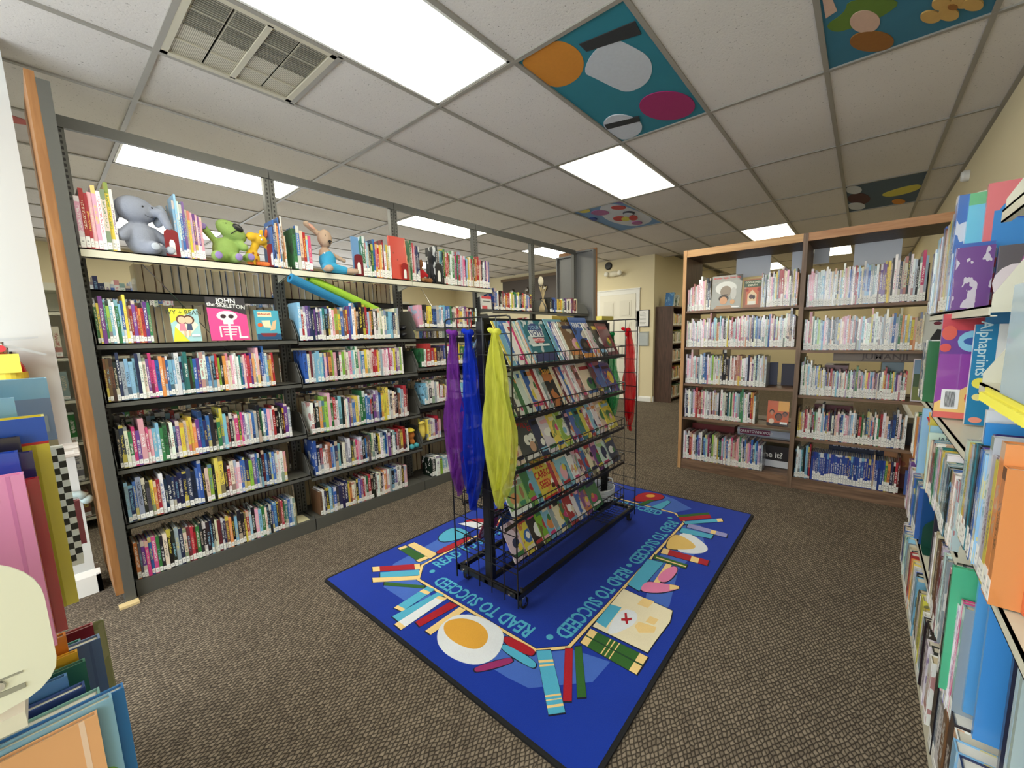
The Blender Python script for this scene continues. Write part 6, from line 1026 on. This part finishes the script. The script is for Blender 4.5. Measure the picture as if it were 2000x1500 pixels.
b = rface('white board book with large pink letter T and teal spine', .31, -1.768, .975, .24, .345, .02, (236, 240, 244), lambda b, t, w_, h: (fprint(b, t, [((20, 130, 185), Q_(0, w_ * .22, 0, h)), ((245, 235, 90), E_(w_ * .1, h * .42, .018, .018)), ((245, 235, 150), E_(w_ * .1, h * .28, .014, .012)), ((240, 150, 130), E_(w_ * .1, h * .05, .016, .01)), ((120, 190, 90), E_(w_ * .52, h * .9, w_ * .2, h * .07))]), ftext(b, t, 'T', .16, w_ * .5, h * .68, (225, 90, 130), .0), ftext(b, t, 'Alphaprints', .04, w_ * .1, h * .76, (200, 230, 240), .01, 1, -PI / 2), ftext(b, t, 'touch and feel', .012, w_ * .52, h * .9, (235, 245, 235))))
rface('red and blue shiny picture book, tallest on upper right shelf', .44, -1.775, 1.373, .24, .43, .02, (225, 120, 130), lambda b, t, w_, h: (fprint(b, t, [((60, 140, 215), Q_(.02, w_, h * .2, h * .78)), ((60, 140, 215), E_(w_ * .55, h * .78, w_ * .42, h * .1)), ((50, 90, 190), E_(w_ * .5, h * .74, w_ * .28, h * .05)), ((170, 205, 230), E_(w_ * .5, h * .93, w_ * .2, h * .03))]), ftext(b, t, 'FROZEN', .04, w_ * .5, h * .74, (200, 210, 245), .01)))
rface('tall aqua picture book with patterned foot on upper right shelf', .47, -1.735, 1.373, .1, .41, .03, (110, 200, 235), lambda b, t, w_, h: fprint(b, t, [((215, 130, 150), Q_(0, w_, .1, .17)), ((240, 240, 245), Q_(0, w_ * .7, .01, .1)), ((110, 190, 140), Q_(0, w_, h * .9, h))]))
rface('flower photo book beside the bracket on upper right shelf', .32, -1.80, 1.373, .14, .20, .02, (96, 92, 100), lambda b, t, w_, h: fprint(b, t, [((170, 90, 160), E_(w_ * .7, h * .7, .05, .05)), ((225, 215, 225), E_(w_ * .3, h * .4, .05, .06))]))
def words(b, t, w_, h): fprint(b, t, [((150, 195, 235), Q_(.004, w_ - .004, .004, h - .004)), ((240, 180, 80), Q_(.02, .05, h * .75, h * .95))]); ftext(b, t, 'Words', .055, w_ * .5, h * .8, (200, 35, 45), .02, .95); ftext(b, t, "First Book of", .014, w_ * .6, h * .9, (60, 110, 180))
rface('light blue picture book titled Words on third shelf by right wall', .66, -1.695, .683, .18, .285, .015, (150, 200, 230), words)
rface('yellow picture book titled Worst behind the Farmer book', .57, -1.712, .683, .17, .255, .012, (225, 205, 80), lambda b, t, w_, h: ftext(b, t, 'Worst', .045, w_ * .5, h * .88, (90, 90, 120)))
rface('pale blue picture book titled Farmer on third shelf by right wall', .50, -1.708, .683, .17, .24, .012, (165, 210, 230), lambda b, t, w_, h: ftext(b, t, 'Farmer', .036, w_ * .5, h * .9, (70, 90, 120)))
rface('pale green picture book with golden striped animal on third shelf', .43, -1.70, .683, .165, .225, .012, (205, 228, 215), lambda b, t, w_, h: (ftext(b, t, 'JANE YOLEN', .02, w_ * .5, h * .9, (80, 100, 110)), fprint(b, t, [((190, 150, 80), E_(w_ * .35, h * .66, w_ * .2, h * .12)), ((225, 205, 150), E_(w_ * .35, h * .64, w_ * .15, h * .09)), ((200, 140, 60), E_(w_ * .2, h * .2, w_ * .14, h * .12))])))
rface('dark blue picture book with moon face lettered G behind green bookend', .58, -1.72, .393, .22, .25, .012, (30, 80, 140), lambda b, t, w_, h: (ftext(b, t, 'G', .06, w_ * .35, h * .85, (225, 230, 240), .02), ftext(b, t, 'MONSTER', .02, w_ * .4, h * .7, (225, 230, 240), .01), fprint(b, t, [((70, 120, 170), E_(w_ * .6, h * .4, w_ * .3, h * .25))])))
bookend('dark green metal bookend on fourth shelf by right wall', .545, -1.90, .393, .175, .14, (20, 72, 58), False, 'x', 1)
rface('black picture book with white ghost on fourth shelf by right wall', .33, -1.73, .393, .22, .25, .012, (44, 42, 60), lambda b, t, w_, h: fprint(b, t, [((215, 218, 225), [(w_ * .25, h * .1), (w_ * .55, h * .1), (w_ * .5, h * .6), (w_ * .42, h * .8), (w_ * .32, h * .8), (w_ * .28, h * .6)]), ((90, 90, 60), E_(w_ * .4, h * .66, .006, .008, 8))]))
for k, (x, yl, z, w_, h, c, lbl) in enumerate(((-.30, -1.72, .77, .27, 0.340, (232, 236, 240), 'white picture book with blue spine dots on middle near right shelf'), (-.34, -1.715, .77, .27, 0.315, (60, 150, 225), 'bright blue wide picture book facing the camera on near right shelf'), (-.40, -1.72, .77, .26, 0.300, (60, 30, 110), 'deep violet picture book top showing on near right shelf'), (-.44, -1.725, .77, .25, 0.290, (228, 232, 228), 'cream picture book behind the lilac books on near right shelf'), (-.62, -1.745, .77, .26, 0.270, (225, 100, 55), 'orange picture book with blue flower prints on near right shelf'),
    (-.36, -1.690, .39, .27, 0.330, (80, 185, 140), 'mint green picture book on lower near right shelf'), (-.42, -1.725, .39, .27, 0.335, (90, 165, 225), 'sky blue picture book slanting on lower near right shelf'), (-.50, -1.730, .39, .27, 0.325, (70, 150, 225), 'blue gradient picture book on lower near right shelf'), (-.58, -1.755, .39, .27, 0.315, (44, 46, 70), 'dark navy picture book on lower near right shelf'), (-.64, -1.750, .39, .27, 0.305, (190, 215, 230), 'white and sky picture book on lower near right shelf'), (-.70, -1.740, .39, .27, 0.295, (170, 190, 190), 'grey-green picture book on lower near right shelf'), (-.74, -1.770, .39, .27, 0.290, (60, 155, 220), 'vivid blue picture book low on near right shelf'), (-.80, -1.775, .39, .27, 0.280, (205, 90, 120), 'rose picture book nearest the camera at bottom right'))):
    rface(lbl, x, yl, z + .004, w_, h, .014, c, None, jit(c, 25))
rrow('kswakwcnwe', -.22, -.72, .103, .26, 'bottom shelf near camera by right wall', lab=.05)
b = MB()
for k in range(26): b.lathe([(.012, 0), (.012, .02), (0, .02)], (-.30 - k * .021, YR + .004, 1.138), 8); 
b.box(-.85, -.29, YR + .002, YR + .006, 1.145, 1.17); tag(b.build('scalloped_border', M('border_yellow', (240, 232, 90), .5)), 'yellow scalloped paper border along the near right shelf edge', 'shelf border')
b = MB(); b.box(-.9, -.45, -1.95, YR + .01, 1.175, 1.40); tag(b.build('clear_tub', clear_plastic('tub_plastic', (200, 225, 240), .55)), 'clear pale blue plastic tub on near right shelf above yellow border', 'tub')
m = MB(); m.prism([(-1.74, 1.62), (-1.74, 1.93), (-1.86, 1.86), (-1.95, 1.62)], -.26, -.257, 'x'); tag(m.build('sign_holder', clear_plastic('sign_plastic', (235, 235, 240), .7)), 'clear angled plastic sign holder at top of near right shelving', 'sign holder')
b = MB(); b.box(-.8, -.27, -1.98, -1.76, 1.603, 1.64); tag(b.build('yellow_folder', M('folder_yellow', (244, 228, 110), .5)), 'yellow flat folder lying on topmost near right shelf', 'folder')
